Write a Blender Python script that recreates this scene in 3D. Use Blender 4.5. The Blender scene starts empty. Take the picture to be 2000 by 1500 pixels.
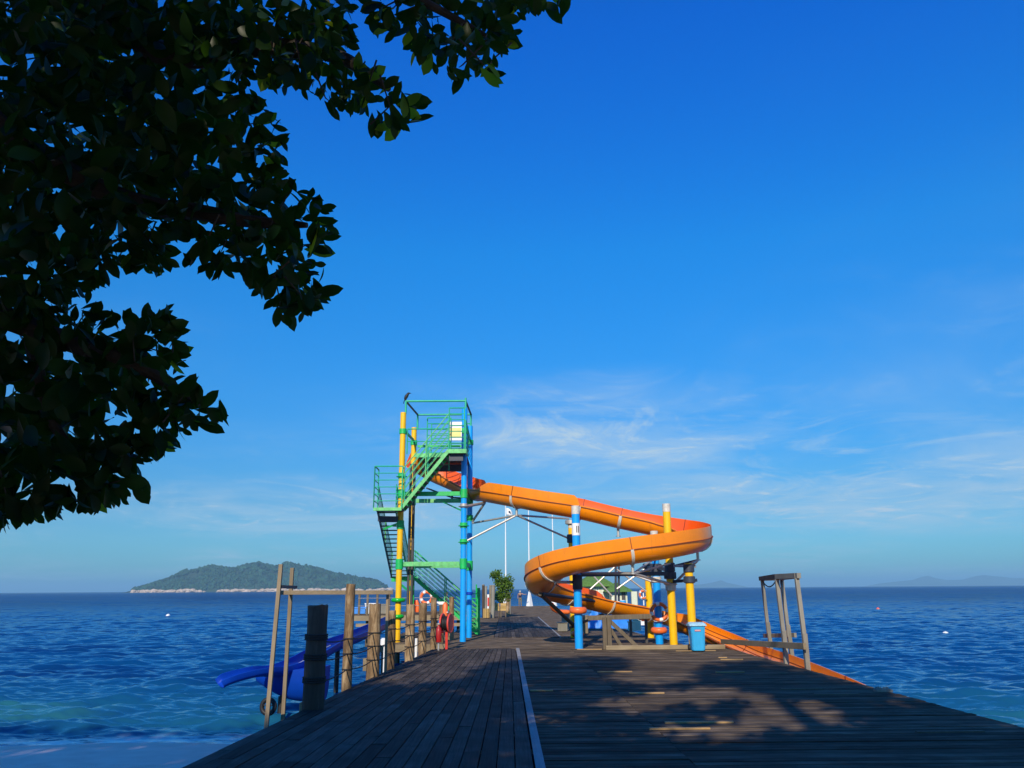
import bpy, math, random
import numpy as np
from mathutils import Vector, Matrix, noise as mnoise

R = math.radians
rng = random.Random(7)
scene = bpy.context.scene
COL = scene.collection

# ------------------------------------------------------------------ camera
CAM_H = 1.9
F_PX = 1560.0                     # focal length in pixels of a 2000 x 1500 frame
PITCH = math.atan(400.0 / F_PX)
YAW = R(0.5)
ROLL = R(0.42)
SUN_AZ = R(12.0)                  # shadows run away from the camera, this far to the right
SUN_EL = R(30.0)
CAM = Vector((0, 0, CAM_H))
_f = Vector((math.sin(YAW) * math.cos(PITCH), math.cos(YAW) * math.cos(PITCH), math.sin(PITCH)))
_r0 = Vector((math.cos(YAW), -math.sin(YAW), 0))
_u0 = _r0.cross(_f)
CR = _r0 * math.cos(ROLL) - _u0 * math.sin(ROLL)
CU = _u0 * math.cos(ROLL) + _r0 * math.sin(ROLL)
CF = _f
cam_data = bpy.data.cameras.new("camera")
cam_data.sensor_width = 36.0
cam_data.lens = 36.0 * F_PX / 2000.0
cam_data.clip_start = 0.05
cam_data.clip_end = 90000.0
cam = bpy.data.objects.new("camera", cam_data)
COL.objects.link(cam)
m3 = Matrix((CR, CU, -CF)).transposed()
cam.matrix_world = Matrix.Translation(CAM) @ m3.to_4x4()
scene.camera = cam

# ------------------------------------------------------------------ render, world, sun
scene.render.engine = 'CYCLES'
scene.cycles.use_denoising = True
try:
    scene.cycles.denoiser = 'OPENIMAGEDENOISE'
except Exception:
    pass
scene.cycles.max_bounces = 8
scene.cycles.diffuse_bounces = 3
scene.cycles.glossy_bounces = 3
scene.cycles.transmission_bounces = 4
scene.cycles.volume_bounces = 0
scene.cycles.caustics_reflective = False
scene.cycles.caustics_refractive = False
scene.view_settings.view_transform = 'Standard'
scene.view_settings.look = 'None'
scene.view_settings.exposure = 0.0
scene.view_settings.gamma = 1.0
scene.view_settings.use_curve_mapping = False

world = bpy.data.worlds.new("World")
scene.world = world
world.use_nodes = True
wn, wl = world.node_tree.nodes, world.node_tree.links
wn.clear()
w_out = wn.new('ShaderNodeOutputWorld')
w_bg = wn.new('ShaderNodeBackground')
w_bg.inputs['Strength'].default_value = 0.13
sky = wn.new('ShaderNodeTexSky')
sky.sky_type = 'NISHITA'
sky.sun_disc = False
sky.sun_elevation = SUN_EL
sky.sun_rotation = math.pi + SUN_AZ
sky.altitude = 0
sky.air_density = 1.0
sky.dust_density = 0.6
sky.ozone_density = 4.0
hsv = wn.new('ShaderNodeHueSaturation')
hsv.inputs['Saturation'].default_value = 1.25
hsv.inputs['Value'].default_value = 1.0
wl.new(sky.outputs[0], hsv.inputs['Color'])
# thin cirrus, laid out on a flat cloud layer far above the sea
tc = wn.new('ShaderNodeTexCoord')
sep = wn.new('ShaderNodeSeparateXYZ')
wl.new(tc.outputs['Generated'], sep.inputs[0])
def wmath(op, a, b=None, clamp=False):
    n = wn.new('ShaderNodeMath'); n.operation = op; n.use_clamp = clamp
    for i, v in enumerate((a, b)):
        if v is None: continue
        if isinstance(v, (int, float)): n.inputs[i].default_value = v
        else: wl.new(v, n.inputs[i])
    return n.outputs[0]
zc = wmath('ADD', wmath('MAXIMUM', sep.outputs[2], 0.0), 0.09)
comb = wn.new('ShaderNodeCombineXYZ')
comb_u = wmath('DIVIDE', sep.outputs[0], zc); comb_v = wmath('DIVIDE', sep.outputs[1], zc)
wl.new(comb_u, comb.inputs[0])
wl.new(comb_v, comb.inputs[1])
def wnoise(scale, sx, sy, rot, detail, rough, dist, off):
    mp = wn.new('ShaderNodeMapping')
    mp.inputs['Scale'].default_value = (sx, sy, 1)
    mp.inputs['Rotation'].default_value = (0, 0, rot)
    mp.inputs['Location'].default_value = off
    wl.new(comb.outputs[0], mp.inputs['Vector'])
    t = wn.new('ShaderNodeTexNoise')
    t.inputs['Scale'].default_value = scale
    t.inputs['Detail'].default_value = detail
    t.inputs['Roughness'].default_value = rough
    t.inputs['Distortion'].default_value = dist
    wl.new(mp.outputs[0], t.inputs['Vector'])
    return t.outputs['Fac']
def wramp(v, a, b):
    m = wn.new('ShaderNodeMapRange'); m.interpolation_type = 'SMOOTHSTEP'
    wl.new(v, m.inputs['Value'])
    m.inputs['From Min'].default_value = a; m.inputs['From Max'].default_value = b
    return m.outputs[0]
n_big = wramp(wnoise(0.42, 1.0, 1.0, 0.2, 2.0, 0.5, 0.0, (3.1, 1.7, 0)), 0.38, 0.66)
def bank_mask(cu, cv, ru, rv):
    u = wmath('DIVIDE', wmath('SUBTRACT', comb_u, cu), ru); v = wmath('DIVIDE', wmath('SUBTRACT', comb_v, cv), rv)
    return wramp(wmath('ADD', wmath('MULTIPLY', u, u), wmath('MULTIPLY', v, v)), 1.3, 0.0)
banks = wmath('MAXIMUM', wmath('MAXIMUM', bank_mask(.55, 3.6, 1.1, .9), bank_mask(2.3, 4.7, 2.1, 1.7)), wmath('MULTIPLY', bank_mask(-1.3, 5.4, 1.5, 1.2), .9))
where = wmath('MAXIMUM', banks, wmath('MULTIPLY', n_big, .55))
veil = wramp(wnoise(0.9, 0.9, 1.0, 0.45, 7.0, 0.60, 1.2, (0.4, 2.2, 0)), 0.30, 0.72)
fibre = wramp(wnoise(1.9, 0.95, 0.85, 0.62, 12.0, 0.66, 2.2, (1.3, 4.1, 0)), 0.46, 0.78)
fibre2 = wramp(wnoise(4.6, 0.40, 1.9, -0.30, 12.0, 0.70, 1.3, (6.3, 0.7, 0)), 0.53, 0.80)
cl = wmath('ADD', wmath('MULTIPLY', veil, .55), wmath('ADD', wmath('MULTIPLY', fibre, .60), wmath('MULTIPLY', fibre2, .16)))
low = wmath('ADD', wmath('MULTIPLY', wramp(sep.outputs[2], 0.36, 0.17), 0.75), wmath('MULTIPLY', wramp(sep.outputs[2], 0.66, 0.40), 0.16))
cl = wmath('MULTIPLY', wmath('MULTIPLY', wmath('MULTIPLY', cl, where), low), 1.35, True)
mixc = wn.new('ShaderNodeMix'); mixc.data_type = 'RGBA'
wl.new(cl, mixc.inputs['Factor'])
tint = wn.new('ShaderNodeMix'); tint.data_type = 'RGBA'; tint.blend_type = 'MULTIPLY'
tint.inputs['Factor'].default_value = 1.0
tint.inputs['B'].default_value = (.33, 1.02, 1.55, 1)
wl.new(hsv.outputs[0], tint.inputs['A'])
# clear tropical air: deeper blue upwards, the unseen zenith reddened to warm the shade, soft pale blue at the horizon, the same all round
ramp = wn.new('ShaderNodeValToRGB')
ce = ramp.color_ramp.elements
ce[0].position = 0.0; ce[0].color = (.85, .66, .58, 1)
ce[1].position = 1.0; ce[1].color = (.30, .62, .92, 1)
for pos, col in ((.035, (.85, .62, .56)), (.10, (.95, .60, .52)), (.27, (.72, .86, .75)), (.40, (.46, 1.04, .92)), (.62, (.14, .92, 1.18))):
    e = ce.new(pos); e.color = col + (1,)
wl.new(sep.outputs[2], ramp.inputs[0])
deep = wn.new('ShaderNodeMix'); deep.data_type = 'RGBA'; deep.blend_type = 'MULTIPLY'
deep.inputs['Factor'].default_value = 1.0
wl.new(tint.outputs['Result'], deep.inputs['A']); wl.new(ramp.outputs[0], deep.inputs['B'])
wl.new(deep.outputs['Result'], mixc.inputs['A'])
mixc.inputs['B'].default_value = (3.7, 5.0, 6.2, 1)
wl.new(mixc.outputs['Result'], w_bg.inputs['Color'])
wl.new(w_bg.outputs[0], w_out.inputs['Surface'])

sun_data = bpy.data.lights.new("sun", 'SUN')
sun_data.energy = 4.8
sun_data.angle = R(0.55)
sun_data.color = (1.0, 0.87, 0.68)
sun = bpy.data.objects.new("sun", sun_data)
COL.objects.link(sun)
SUN_TO = Vector((math.sin(SUN_AZ) * math.cos(SUN_EL), math.cos(SUN_AZ) * math.cos(SUN_EL), -math.sin(SUN_EL)))
sun.rotation_euler = SUN_TO.to_track_quat('-Z', 'Y').to_euler()
sun.location = (-20, -60, 40)

# ------------------------------------------------------------------ helpers
def ray(px, py):
    return CF + CR * ((px - 1000.0) / F_PX) - CU * ((py - 750.0) / F_PX)
def P(px, py, Y):
    """The point of the place seen at this pixel of the photograph, Y metres in front."""
    d = ray(px, py)
    return CAM + d * (Y / d.y)
def G(px, py, z=0.0):
    d = ray(px, py)
    return CAM + d * ((z - CAM.z) / d.z)
V = lambda *a: Vector(a)

WORLD_LOC = {}
def tag(o, label=None, cat=None, group=None, kind=None):
    if label: o['label'] = label
    if cat: o['category'] = cat
    if group: o['group'] = group
    if kind: o['kind'] = kind
    return o
def empty(name, loc, label, cat, group=None):
    o = bpy.data.objects.new(name, None)
    COL.objects.link(o)
    o.location = loc
    o.empty_display_size = 0.2
    WORLD_LOC[o.name] = Vector(loc)
    return tag(o, label, cat, group)

class MB:
    def __init__(self):
        self.v = []; self.f = []; self.smooth = []
    def add(self, vs, fs, smooth=False):
        o = len(self.v)
        self.v.extend(tuple(p) for p in vs)
        self.f.extend(tuple(i + o for i in f) for f in fs)
        self.smooth.extend([smooth] * len(fs))
        return self
    def box(self, c, s, rz=0.0):
        hx, hy, hz = s[0] / 2, s[1] / 2, s[2] / 2
        ca, sa = math.cos(rz), math.sin(rz)
        vs = []
        for z in (-hz, hz):
            for x, y in ((-hx, -hy), (hx, -hy), (hx, hy), (-hx, hy)):
                vs.append((c[0] + x * ca - y * sa, c[1] + x * sa + y * ca, c[2] + z))
        return self.add(vs, [(3, 2, 1, 0), (4, 5, 6, 7), (0, 1, 5, 4), (1, 2, 6, 5), (2, 3, 7, 6), (3, 0, 4, 7)])
    def bar(self, p, q, w, h, up=(0, 0, 1)):
        p, q = Vector(p), Vector(q)
        d = (q - p).normalized(); up = Vector(up)
        s = d.cross(up)
        if s.length < 1e-4: s = d.cross(Vector((0, 1, 0)))
        s.normalize(); t = s.cross(d).normalized()
        vs = []
        for e in (p, q):
            for a, b in ((-1, -1), (1, -1), (1, 1), (-1, 1)):
                vs.append(e + s * (a * w / 2) + t * (b * h / 2))
        return self.add(vs, [(3, 2, 1, 0), (4, 5, 6, 7), (0, 1, 5, 4), (1, 2, 6, 5), (2, 3, 7, 6), (3, 0, 4, 7)])
    def tube(self, pts, r, seg=10, caps=True, smooth=True):
        pts = [Vector(p) for p in pts]
        n = len(pts)
        rs = r if isinstance(r, (list, tuple)) else [r] * n
        vs = []; ref = None
        for i, p in enumerate(pts):
            d = (pts[min(i + 1, n - 1)] - pts[max(i - 1, 0)]).normalized()
            if ref is None:
                ref = d.orthogonal().normalized()
            else:
                ref = (ref - d * ref.dot(d)).normalized()
            b = d.cross(ref)
            for k in range(seg):
                a = 2 * math.pi * k / seg
                vs.append(p + (ref * math.cos(a) + b * math.sin(a)) * rs[i])
        fs = []
        for i in range(n - 1):
            for k in range(seg):
                k2 = (k + 1) % seg
                fs.append((i * seg + k, i * seg + k2, (i + 1) * seg + k2, (i + 1) * seg + k))
        self.add(vs, fs, smooth)
        if caps:
            o = len(self.v) - len(vs)
            self.f.append(tuple(o + k for k in reversed(range(seg)))); self.smooth.append(False)
            self.f.append(tuple(o + (n - 1) * seg + k for k in range(seg))); self.smooth.append(False)
        return self
    def torus(self, c, Rm, r, axis=(0, 0, 1), seg=28, ring=12, squash=1.0):
        c = Vector(c); ax = Vector(axis).normalized()
        a1 = ax.orthogonal().normalized(); a2 = ax.cross(a1)
        vs = []; fs = []
        for i in range(seg):
            a = 2 * math.pi * i / seg
            d = a1 * math.cos(a) + a2 * math.sin(a)
            for k in range(ring):
                b = 2 * math.pi * k / ring
                vs.append(c + d * (Rm + r * math.cos(b)) + ax * (r * squash * math.sin(b)))
        for i in range(seg):
            for k in range(ring):
                i2, k2 = (i + 1) % seg, (k + 1) % ring
                fs.append((i * ring + k, i2 * ring + k, i2 * ring + k2, i * ring + k2))
        return self.add(vs, fs, True)
    def lathe(self, c, prof, seg=16, smooth=True):
        c = Vector(c); vs = []; fs = []
        for r, z in prof:
            for k in range(seg):
                a = 2 * math.pi * k / seg
                vs.append(c + Vector((r * math.cos(a), r * math.sin(a), z)))
        for i in range(len(prof) - 1):
            for k in range(seg):
                k2 = (k + 1) % seg
                fs.append((i * seg + k, i * seg + k2, (i + 1) * seg + k2, (i + 1) * seg + k))
        self.add(vs, fs, smooth)
        o = len(self.v) - len(vs)
        self.f.append(tuple(o + k for k in reversed(range(seg)))); self.smooth.append(False)
        self.f.append(tuple(o + (len(prof) - 1) * seg + k for k in range(seg))); self.smooth.append(False)
        return self
    def blob(self, c, r, seg=8, rings=6, jit=0.15, rn=rng):
        c = Vector(c); rx, ry, rz = r if isinstance(r, (tuple, list)) else (r, r, r)
        vs = []; fs = []
        for i in range(rings + 1):
            th = math.pi * i / rings
            for k in range(seg):
                a = 2 * math.pi * k / seg
                j = 1 + rn.uniform(-jit, jit)
                vs.append(c + Vector((rx * math.sin(th) * math.cos(a) * j, ry * math.sin(th) * math.sin(a) * j, rz * math.cos(th) * j)))
        for i in range(rings):
            for k in range(seg):
                k2 = (k + 1) % seg
                fs.append((i * seg + k, (i + 1) * seg + k, (i + 1) * seg + k2, i * seg + k2))
        return self.add(vs, fs, True)
    def mesh(self, name, mat, off=None):
        me = bpy.data.meshes.new(name)
        if off is not None:
            vs = [(a - off[0], b - off[1], c - off[2]) for a, b, c in self.v]
        else:
            vs = self.v
        me.from_pydata(vs, [], self.f)
        me.polygons.foreach_set('use_smooth', self.smooth)
        me.materials.append(mat)
        me.update()
        if any(self.smooth): me.set_sharp_from_angle(angle=R(42))
        return me
    def build(self, name, mat, parent=None, loc=None, bevel=0.0):
        """Links the collected shapes as one mesh object (vertices were given in world space)."""
        base = Vector(loc) if loc is not None else Vector((0, 0, 0))
        if parent is not None:
            base = WORLD_LOC[parent.name]
        me = self.mesh(name, mat, base)
        o = bpy.data.objects.new(name, me)
        COL.objects.link(o)
        if parent is not None:
            o.parent = parent
        else:
            o.location = base
        WORLD_LOC[o.name] = base
        if bevel > 0:
            b = o.modifiers.new('bevel', 'BEVEL'); b.width = bevel; b.segments = 2; b.limit_method = 'ANGLE'
        return o

def copy_tree(src, loc, parent=None):
    c = src.copy(); COL.objects.link(c)
    c.location = loc
    WORLD_LOC[c.name] = Vector(loc)
    for ch in [o for o in COL.objects if o.parent == src]:
        k = ch.copy(); COL.objects.link(k); k.parent = c
        WORLD_LOC[k.name] = Vector(loc)
    return c

# ------------------------------------------------------------------ materials
def new_mat(name):
    m = bpy.data.materials.new(name); m.use_nodes = True
    return m, m.node_tree.nodes, m.node_tree.links, m.node_tree.nodes['Principled BSDF']
def mat_plain(name, col, rough=0.5, var=0.12, scale=6.0, bump=0.0, metal=0.0, spec=0.5, dirt=None, dirt_amt=0.5, coat=0.0):
    m, n, l, b = new_mat(name)
    geo = n.new('ShaderNodeNewGeometry')
    t = n.new('ShaderNodeTexNoise'); t.inputs['Scale'].default_value = scale; t.inputs['Detail'].default_value = 5
    t.inputs['Roughness'].default_value = 0.65
    l.new(geo.outputs['Position'], t.inputs['Vector'])
    ramp = n.new('ShaderNodeValToRGB')
    ramp.color_ramp.elements[0].position = 0.3; ramp.color_ramp.elements[1].position = 0.7
    ramp.color_ramp.elements[0].color = tuple(c * (1 - var) for c in col) + (1,)
    ramp.color_ramp.elements[1].color = tuple(min(1, c * (1 + var)) for c in col) + (1,)
    l.new(t.outputs['Fac'], ramp.inputs[0])
    out = ramp.outputs[0]
    if dirt:
        t2 = n.new('ShaderNodeTexNoise'); t2.inputs['Scale'].default_value = scale * 0.9; t2.inputs['Detail'].default_value = 8
        t2.inputs['Roughness'].default_value = 0.75
        mp = n.new('ShaderNodeMapping'); mp.inputs['Location'].default_value = (4.3, 1.1, 7.7); mp.inputs['Scale'].default_value = (3.2, 3.2, .38)
        l.new(geo.outputs['Position'], mp.inputs[0]); l.new(mp.outputs[0], t2.inputs['Vector'])
        mr = n.new('ShaderNodeMapRange'); mr.inputs['From Min'].default_value = 0.55; mr.inputs['From Max'].default_value = 0.72
        mr.inputs['To Max'].default_value = dirt_amt
        l.new(t2.outputs['Fac'], mr.inputs['Value'])
        mx = n.new('ShaderNodeMix'); mx.data_type = 'RGBA'
        l.new(mr.outputs[0], mx.inputs['Factor']); l.new(out, mx.inputs['A']); mx.inputs['B'].default_value = tuple(dirt) + (1,)
        out = mx.outputs['Result']
    l.new(out, b.inputs['Base Color'])
    b.inputs['Roughness'].default_value = rough
    b.inputs['Metallic'].default_value = metal
    b.inputs['Specular IOR Level'].default_value = spec
    b.inputs['Coat Weight'].default_value = coat
    if bump > 0:
        bp = n.new('ShaderNodeBump'); bp.inputs['Strength'].default_value = bump; bp.inputs['Distance'].default_value = 0.02
        l.new(t.outputs['Fac'], bp.inputs['Height']); l.new(bp.outputs[0], b.inputs['Normal'])
    return m
def mat_wood(name, cols, axis='x', grain=40.0, rough=0.75, bump=0.35, rnd=0.35, along=1.2, spec=0.3, lo=.25, hi=.75):
    """Weathered timber: grain stretched along an axis, tone shifted per plank."""
    m, n, l, b = new_mat(name)
    geo = n.new('ShaderNodeNewGeometry'); oi = n.new('ShaderNodeObjectInfo')
    sc = {'x': (along, grain, grain), 'y': (grain, along, grain), 'z': (grain, grain, along)}[axis]
    add = n.new('ShaderNodeVectorMath'); add.operation = 'ADD'
    sc2 = n.new('ShaderNodeVectorMath'); sc2.operation = 'SCALE'; sc2.inputs['Scale'].default_value = 13.0
    cmb = n.new('ShaderNodeCombineXYZ')
    for i in range(3): l.new(oi.outputs['Random'], cmb.inputs[i])
    l.new(cmb.outputs[0], sc2.inputs[0])
    l.new(geo.outputs['Position'], add.inputs[0]); l.new(sc2.outputs[0], add.inputs[1])
    mp = n.new('ShaderNodeMapping'); mp.inputs['Scale'].default_value = sc
    l.new(add.outputs[0], mp.inputs[0])
    t = n.new('ShaderNodeTexNoise'); t.inputs['Scale'].default_value = 1.0; t.inputs['Detail'].default_value = 6
    t.inputs['Roughness'].default_value = 0.7; t.inputs['Distortion'].default_value = 0.4
    l.new(mp.outputs[0], t.inputs['Vector'])
    t2 = n.new('ShaderNodeTexNoise'); t2.inputs['Scale'].default_value = 1.7; t2.inputs['Detail'].default_value = 4
    l.new(add.outputs[0], t2.inputs['Vector'])
    ramp = n.new('ShaderNodeValToRGB')
    e = ramp.color_ramp.elements
    e[0].position = lo; e[0].color = tuple(cols[0]) + (1,)
    e[1].position = hi; e[1].color = tuple(cols[2]) + (1,)
    k = e.new(0.5); k.color = tuple(cols[1]) + (1,)
    mixf = n.new('ShaderNodeMath'); mixf.operation = 'MULTIPLY_ADD'
    l.new(t2.outputs['Fac'], mixf.inputs[0]); mixf.inputs[1].default_value = 0.45
    half = n.new('ShaderNodeMath'); half.operation = 'MULTIPLY'; half.inputs[1].default_value = 0.55
    l.new(t.outputs['Fac'], half.inputs[0]); l.new(half.outputs[0], mixf.inputs[2])
    l.new(mixf.outputs[0], ramp.inputs[0])
    mul = n.new('ShaderNodeMapRange'); mul.inputs['To Min'].default_value = 1 - rnd; mul.inputs['To Max'].default_value = 1 + rnd
    l.new(oi.outputs['Random'], mul.inputs['Value'])
    vs = n.new('ShaderNodeVectorMath'); vs.operation = 'SCALE'
    l.new(ramp.outputs[0], vs.inputs[0]); l.new(mul.outputs[0], vs.inputs['Scale'])
    l.new(vs.outputs[0], b.inputs['Base Color'])
    b.inputs['Roughness'].default_value = rough
    b.inputs['Specular IOR Level'].default_value = spec
    bp = n.new('ShaderNodeBump'); bp.inputs['Strength'].default_value = bump; bp.inputs['Distance'].default_value = 0.01
    l.new(t.outputs['Fac'], bp.inputs['Height']); l.new(bp.outputs[0], b.inputs['Normal'])
    return m
def mat_leaf(name, c0, c1, trans, tw=0.35, rough=0.38):
    m, n, l, b = new_mat(name)
    geo = n.new('ShaderNodeNewGeometry')
    t = n.new('ShaderNodeTexNoise'); t.inputs['Scale'].default_value = 5.0; t.inputs['Detail'].default_value = 3
    l.new(geo.outputs['Position'], t.inputs['Vector'])
    mx = n.new('ShaderNodeMix'); mx.data_type = 'RGBA'
    mx.inputs['A'].default_value = tuple(c0) + (1,); mx.inputs['B'].default_value = tuple(c1) + (1,)
    mr = n.new('ShaderNodeMapRange'); mr.inputs['From Min'].default_value = .35; mr.inputs['From Max'].default_value = .65
    l.new(t.outputs['Fac'], mr.inputs['Value']); l.new(mr.outputs[0], mx.inputs['Factor'])
    l.new(mx.outputs['Result'], b.inputs['Base Color'])
    b.inputs['Roughness'].default_value = rough
    b.inputs['Specular IOR Level'].default_value = .12
    tr = n.new('ShaderNodeBsdfTranslucent'); tr.inputs['Color'].default_value = tuple(trans) + (1,)
    ms = n.new('ShaderNodeMixShader'); ms.inputs[0].default_value = tw
    l.new(b.outputs[0], ms.inputs[1]); l.new(tr.outputs[0], ms.inputs[2])
    l.new(ms.outputs[0], n['Material Output'].inputs['Surface'])
    return m

M = {}
M['plank_walk'] = mat_wood('walkway_timber', ((.026, .021, .018), (.066, .053, .042), (.135, .110, .088)), 'y', 45, lo=.34, hi=.68, rnd=.42, rough=.8, spec=.14)
M['plank_deck'] = mat_wood('deck_timber', ((.030, .022, .016), (.090, .067, .046), (.20, .155, .108)), 'x', 55, lo=.34, hi=.68, rnd=.45, rough=.85, spec=.10)
M['joist'] = mat_wood('joist_timber', ((.02, .017, .014), (.04, .034, .028), (.07, .058, .046)), 'x', 25)
M['pale_strip'] = mat_wood('new_pine', ((.30, .18, .075), (.42, .27, .12), (.54, .36, .17)), 'x', 40, rnd=.2)
M['grey_trim'] = mat_wood('grey_edging', ((.20, .20, .20), (.30, .30, .29), (.40, .40, .38)), 'y', 30, rnd=.12)
M['post'] = mat_wood('rough_post_timber', ((.03, .018, .009), (.20, .125, .06), (.46, .33, .18)), 'z', 13, bump=1.0, rnd=.22, along=2.2, lo=.36, hi=.64)
M['post_dark'] = mat_wood('dark_post_timber', ((.03, .022, .016), (.07, .05, .036), (.12, .09, .065)), 'z', 22, bump=.9, rnd=.1, along=2.0)
M['timber'] = mat_wood('sawn_timber_z', ((.13, .095, .055), (.24, .185, .115), (.34, .27, .18)), 'z', 30, rnd=.15)
M['timber_x'] = mat_wood('sawn_timber_x', ((.14, .10, .055), (.26, .20, .12), (.38, .30, .19)), 'x', 30, rnd=.15)
M['timber_grey'] = mat_wood('grey_timber', ((.14, .13, .105), (.23, .215, .175), (.33, .31, .26)), 'z', 30, rnd=.12)
M['timber_brown'] = mat_wood('brown_timber', ((.06, .045, .028), (.13, .10, .065), (.22, .17, .11)), 'z', 30, rnd=.2)
M['orange'] = mat_plain('orange_fibreglass', (.88, .25, .003), .30, .08, 1.6, dirt=(.50, .15, .02), dirt_amt=.55, coat=.15)
M['orange_in'] = mat_plain('inner_bounce_orange', (.80, .105, .006), .28, .08, 2.0, coat=.3)  # redder orange: light bouncing inside the flume, put into the colour
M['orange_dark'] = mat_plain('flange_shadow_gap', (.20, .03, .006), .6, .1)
M['blue_pole'] = mat_plain('blue_pipe_paint', (.004, .34, .88), .35, .06, 3, dirt=(.16, .24, .36), dirt_amt=.55)
M['yellow_pole'] = mat_plain('yellow_pipe_paint', (.90, .50, .001), .38, .06, 3, dirt=(.42, .20, .04), dirt_amt=.6)
M['green'] = mat_plain('green_steel_paint', (.008, .46, .10), .45, .15, 6, dirt=(.22, .30, .10), dirt_amt=.6)
M['green_pale'] = mat_plain('worn_green_steel', (.12, .50, .16), .5, .3, 7, dirt=(.42, .40, .14), dirt_amt=.8)
M['teal'] = mat_plain('teal_rail_paint', (.02, .42, .22), .45, .15, 6)
M['green_ring'] = mat_plain('green_vinyl', (.006, .42, .03), .25, .05, 3)
M['steel'] = mat_plain('galvanised_steel', (.52, .50, .46), .45, .15, 8, metal=.5, dirt=(.38, .2, .09), dirt_amt=.6)
M['steel_white'] = mat_plain('pale_galvanised_strap', (.62, .58, .50), .5, .2, 14, dirt=(.4, .24, .12), dirt_amt=.5)
M['dark_steel'] = mat_plain('dark_blue_grey_steel', (.035, .045, .07), .5, .2, 6)
M['black'] = mat_plain('black_rubber', (.012, .012, .014), .6, .2, 6)
M['pipe_dark'] = mat_plain('dark_grey_pipe', (.06, .055, .055), .5, .25, 6)
M['rope'] = mat_plain('dark_rope', (.035, .03, .026), .9, .3, 60, bump=.6)
M['white'] = mat_plain('white_paint', (.80, .80, .78), .45, .05, 5)
M['cream'] = mat_plain('cream_wall_paint', (.62, .64, .47), .7, .08, 3)
M['red'] = mat_plain('red_paint', (.62, .03, .02), .4, .1, 6)
M['coral'] = mat_plain('coral_red_reel', (.72, .075, .05), .4, .08, 6)
M['orange_buoy'] = mat_plain('orange_buoy_vinyl', (.85, .16, .03), .4, .06, 6)
M['dark_red'] = mat_plain('dark_red_buoy_vinyl', (.38, .012, .01), .4, .1, 6)
M['bin_blue'] = mat_plain('sky_blue_plastic', (.035, .38, .70), .42, .06, 4, dirt=(.03, .25, .45), dirt_amt=.3)
M['bin_lid'] = mat_plain('faded_lid_plastic', (.34, .58, .70), .5, .25, 14, dirt=(.7, .75, .75), dirt_amt=.7)
M['slide_blue'] = mat_plain('royal_blue_fibreglass', (.001, .050, .42), .5, .10, 2, spec=.25)
M['thatch'] = mat_plain('green_roof', (.10, .20, .03), .8, .35, 5, bump=.5)
M['tarp'] = mat_plain('blue_tarpaulin', (.03, .22, .66), .5, .2, 4)
M['planter'] = mat_wood('planter_wood', ((.30, .18, .05), (.46, .30, .10), (.58, .40, .17)), 'x', 20, rnd=.1)
M['bark'] = mat_plain('bark', (.045, .036, .026), .9, .4, 9, bump=.8)
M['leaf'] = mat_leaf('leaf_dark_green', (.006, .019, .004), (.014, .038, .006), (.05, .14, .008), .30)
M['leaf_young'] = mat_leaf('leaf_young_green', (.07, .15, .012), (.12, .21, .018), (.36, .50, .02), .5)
M['leaf_bush'] = mat_leaf('leaf_bush_green', (.05, .12, .012), (.14, .22, .03), (.2, .3, .03), .3)
M['skin'] = mat_plain('skin', (.34, .19, .12), .55, .05)
M['navy'] = mat_plain('navy_cotton', (.012, .014, .05), .85, .1)
M['khaki'] = mat_plain('khaki_cotton', (.20, .16, .09), .85, .1)
M['hair'] = mat_plain('grey_cap', (.45, .45, .42), .8, .1)

ZW = -1.2      # sea level below the deck boards

# ================================================================== the setting
# ------------------------------------------------------------------ beach and sea bed
def shore_y(x):
    return 17.7 - 0.11 * x + 0.5 * math.sin(x * 0.23 + 1.0) + 0.25 * math.sin(x * 0.71)
def build_beach():
    mb = MB(); nx, ny = 150, 90
    vs = []; fs = []
    for j in range(ny + 1):
        y = -60 + 160 * (j / ny)
        for i in range(nx + 1):
            x = -120 + 240 * (i / nx)
            d = shore_y(x) - y
            z = ZW + (0.055 * d if d > 0 else 0.05 * d)
            z = max(min(z, -0.35), -5.0)
            z += 0.02 * mnoise.noise(Vector((x * .8, y * .8, 0)))
            vs.append((x, y, z))
    for j in range(ny):
        for i in range(nx):
            a = j * (nx + 1) + i
            fs.append((a, a + 1, a + nx + 2, a + nx + 1))
    mb.add(vs, fs, True)
    m, n, l, b = new_mat('beach_sand')
    geo = n.new('ShaderNodeNewGeometry')
    t = n.new('ShaderNodeTexNoise'); t.inputs['Scale'].default_value = 2.2; t.inputs['Detail'].default_value = 8
    l.new(geo.outputs['Position'], t.inputs['Vector'])
    rp = n.new('ShaderNodeValToRGB'); e = rp.color_ramp.elements
    e[0].position = .3; e[0].color = (.70, .53, .42, 1); e[1].position = .7; e[1].color = (.82, .66, .54, 1)
    l.new(t.outputs['Fac'], rp.inputs[0]); l.new(rp.outputs[0], b.inputs['Base Color'])
    b.inputs['Roughness'].default_value = .6
    bp = n.new('ShaderNodeBump'); bp.inputs['Strength'].default_value = .25; bp.inputs['Distance'].default_value = .03
    l.new(t.outputs['Fac'], bp.inputs['Height']); l.new(bp.outputs[0], b.inputs['Normal'])
    o = mb.build('beach', m); tag(o, kind='structure')
build_beach()

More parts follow.
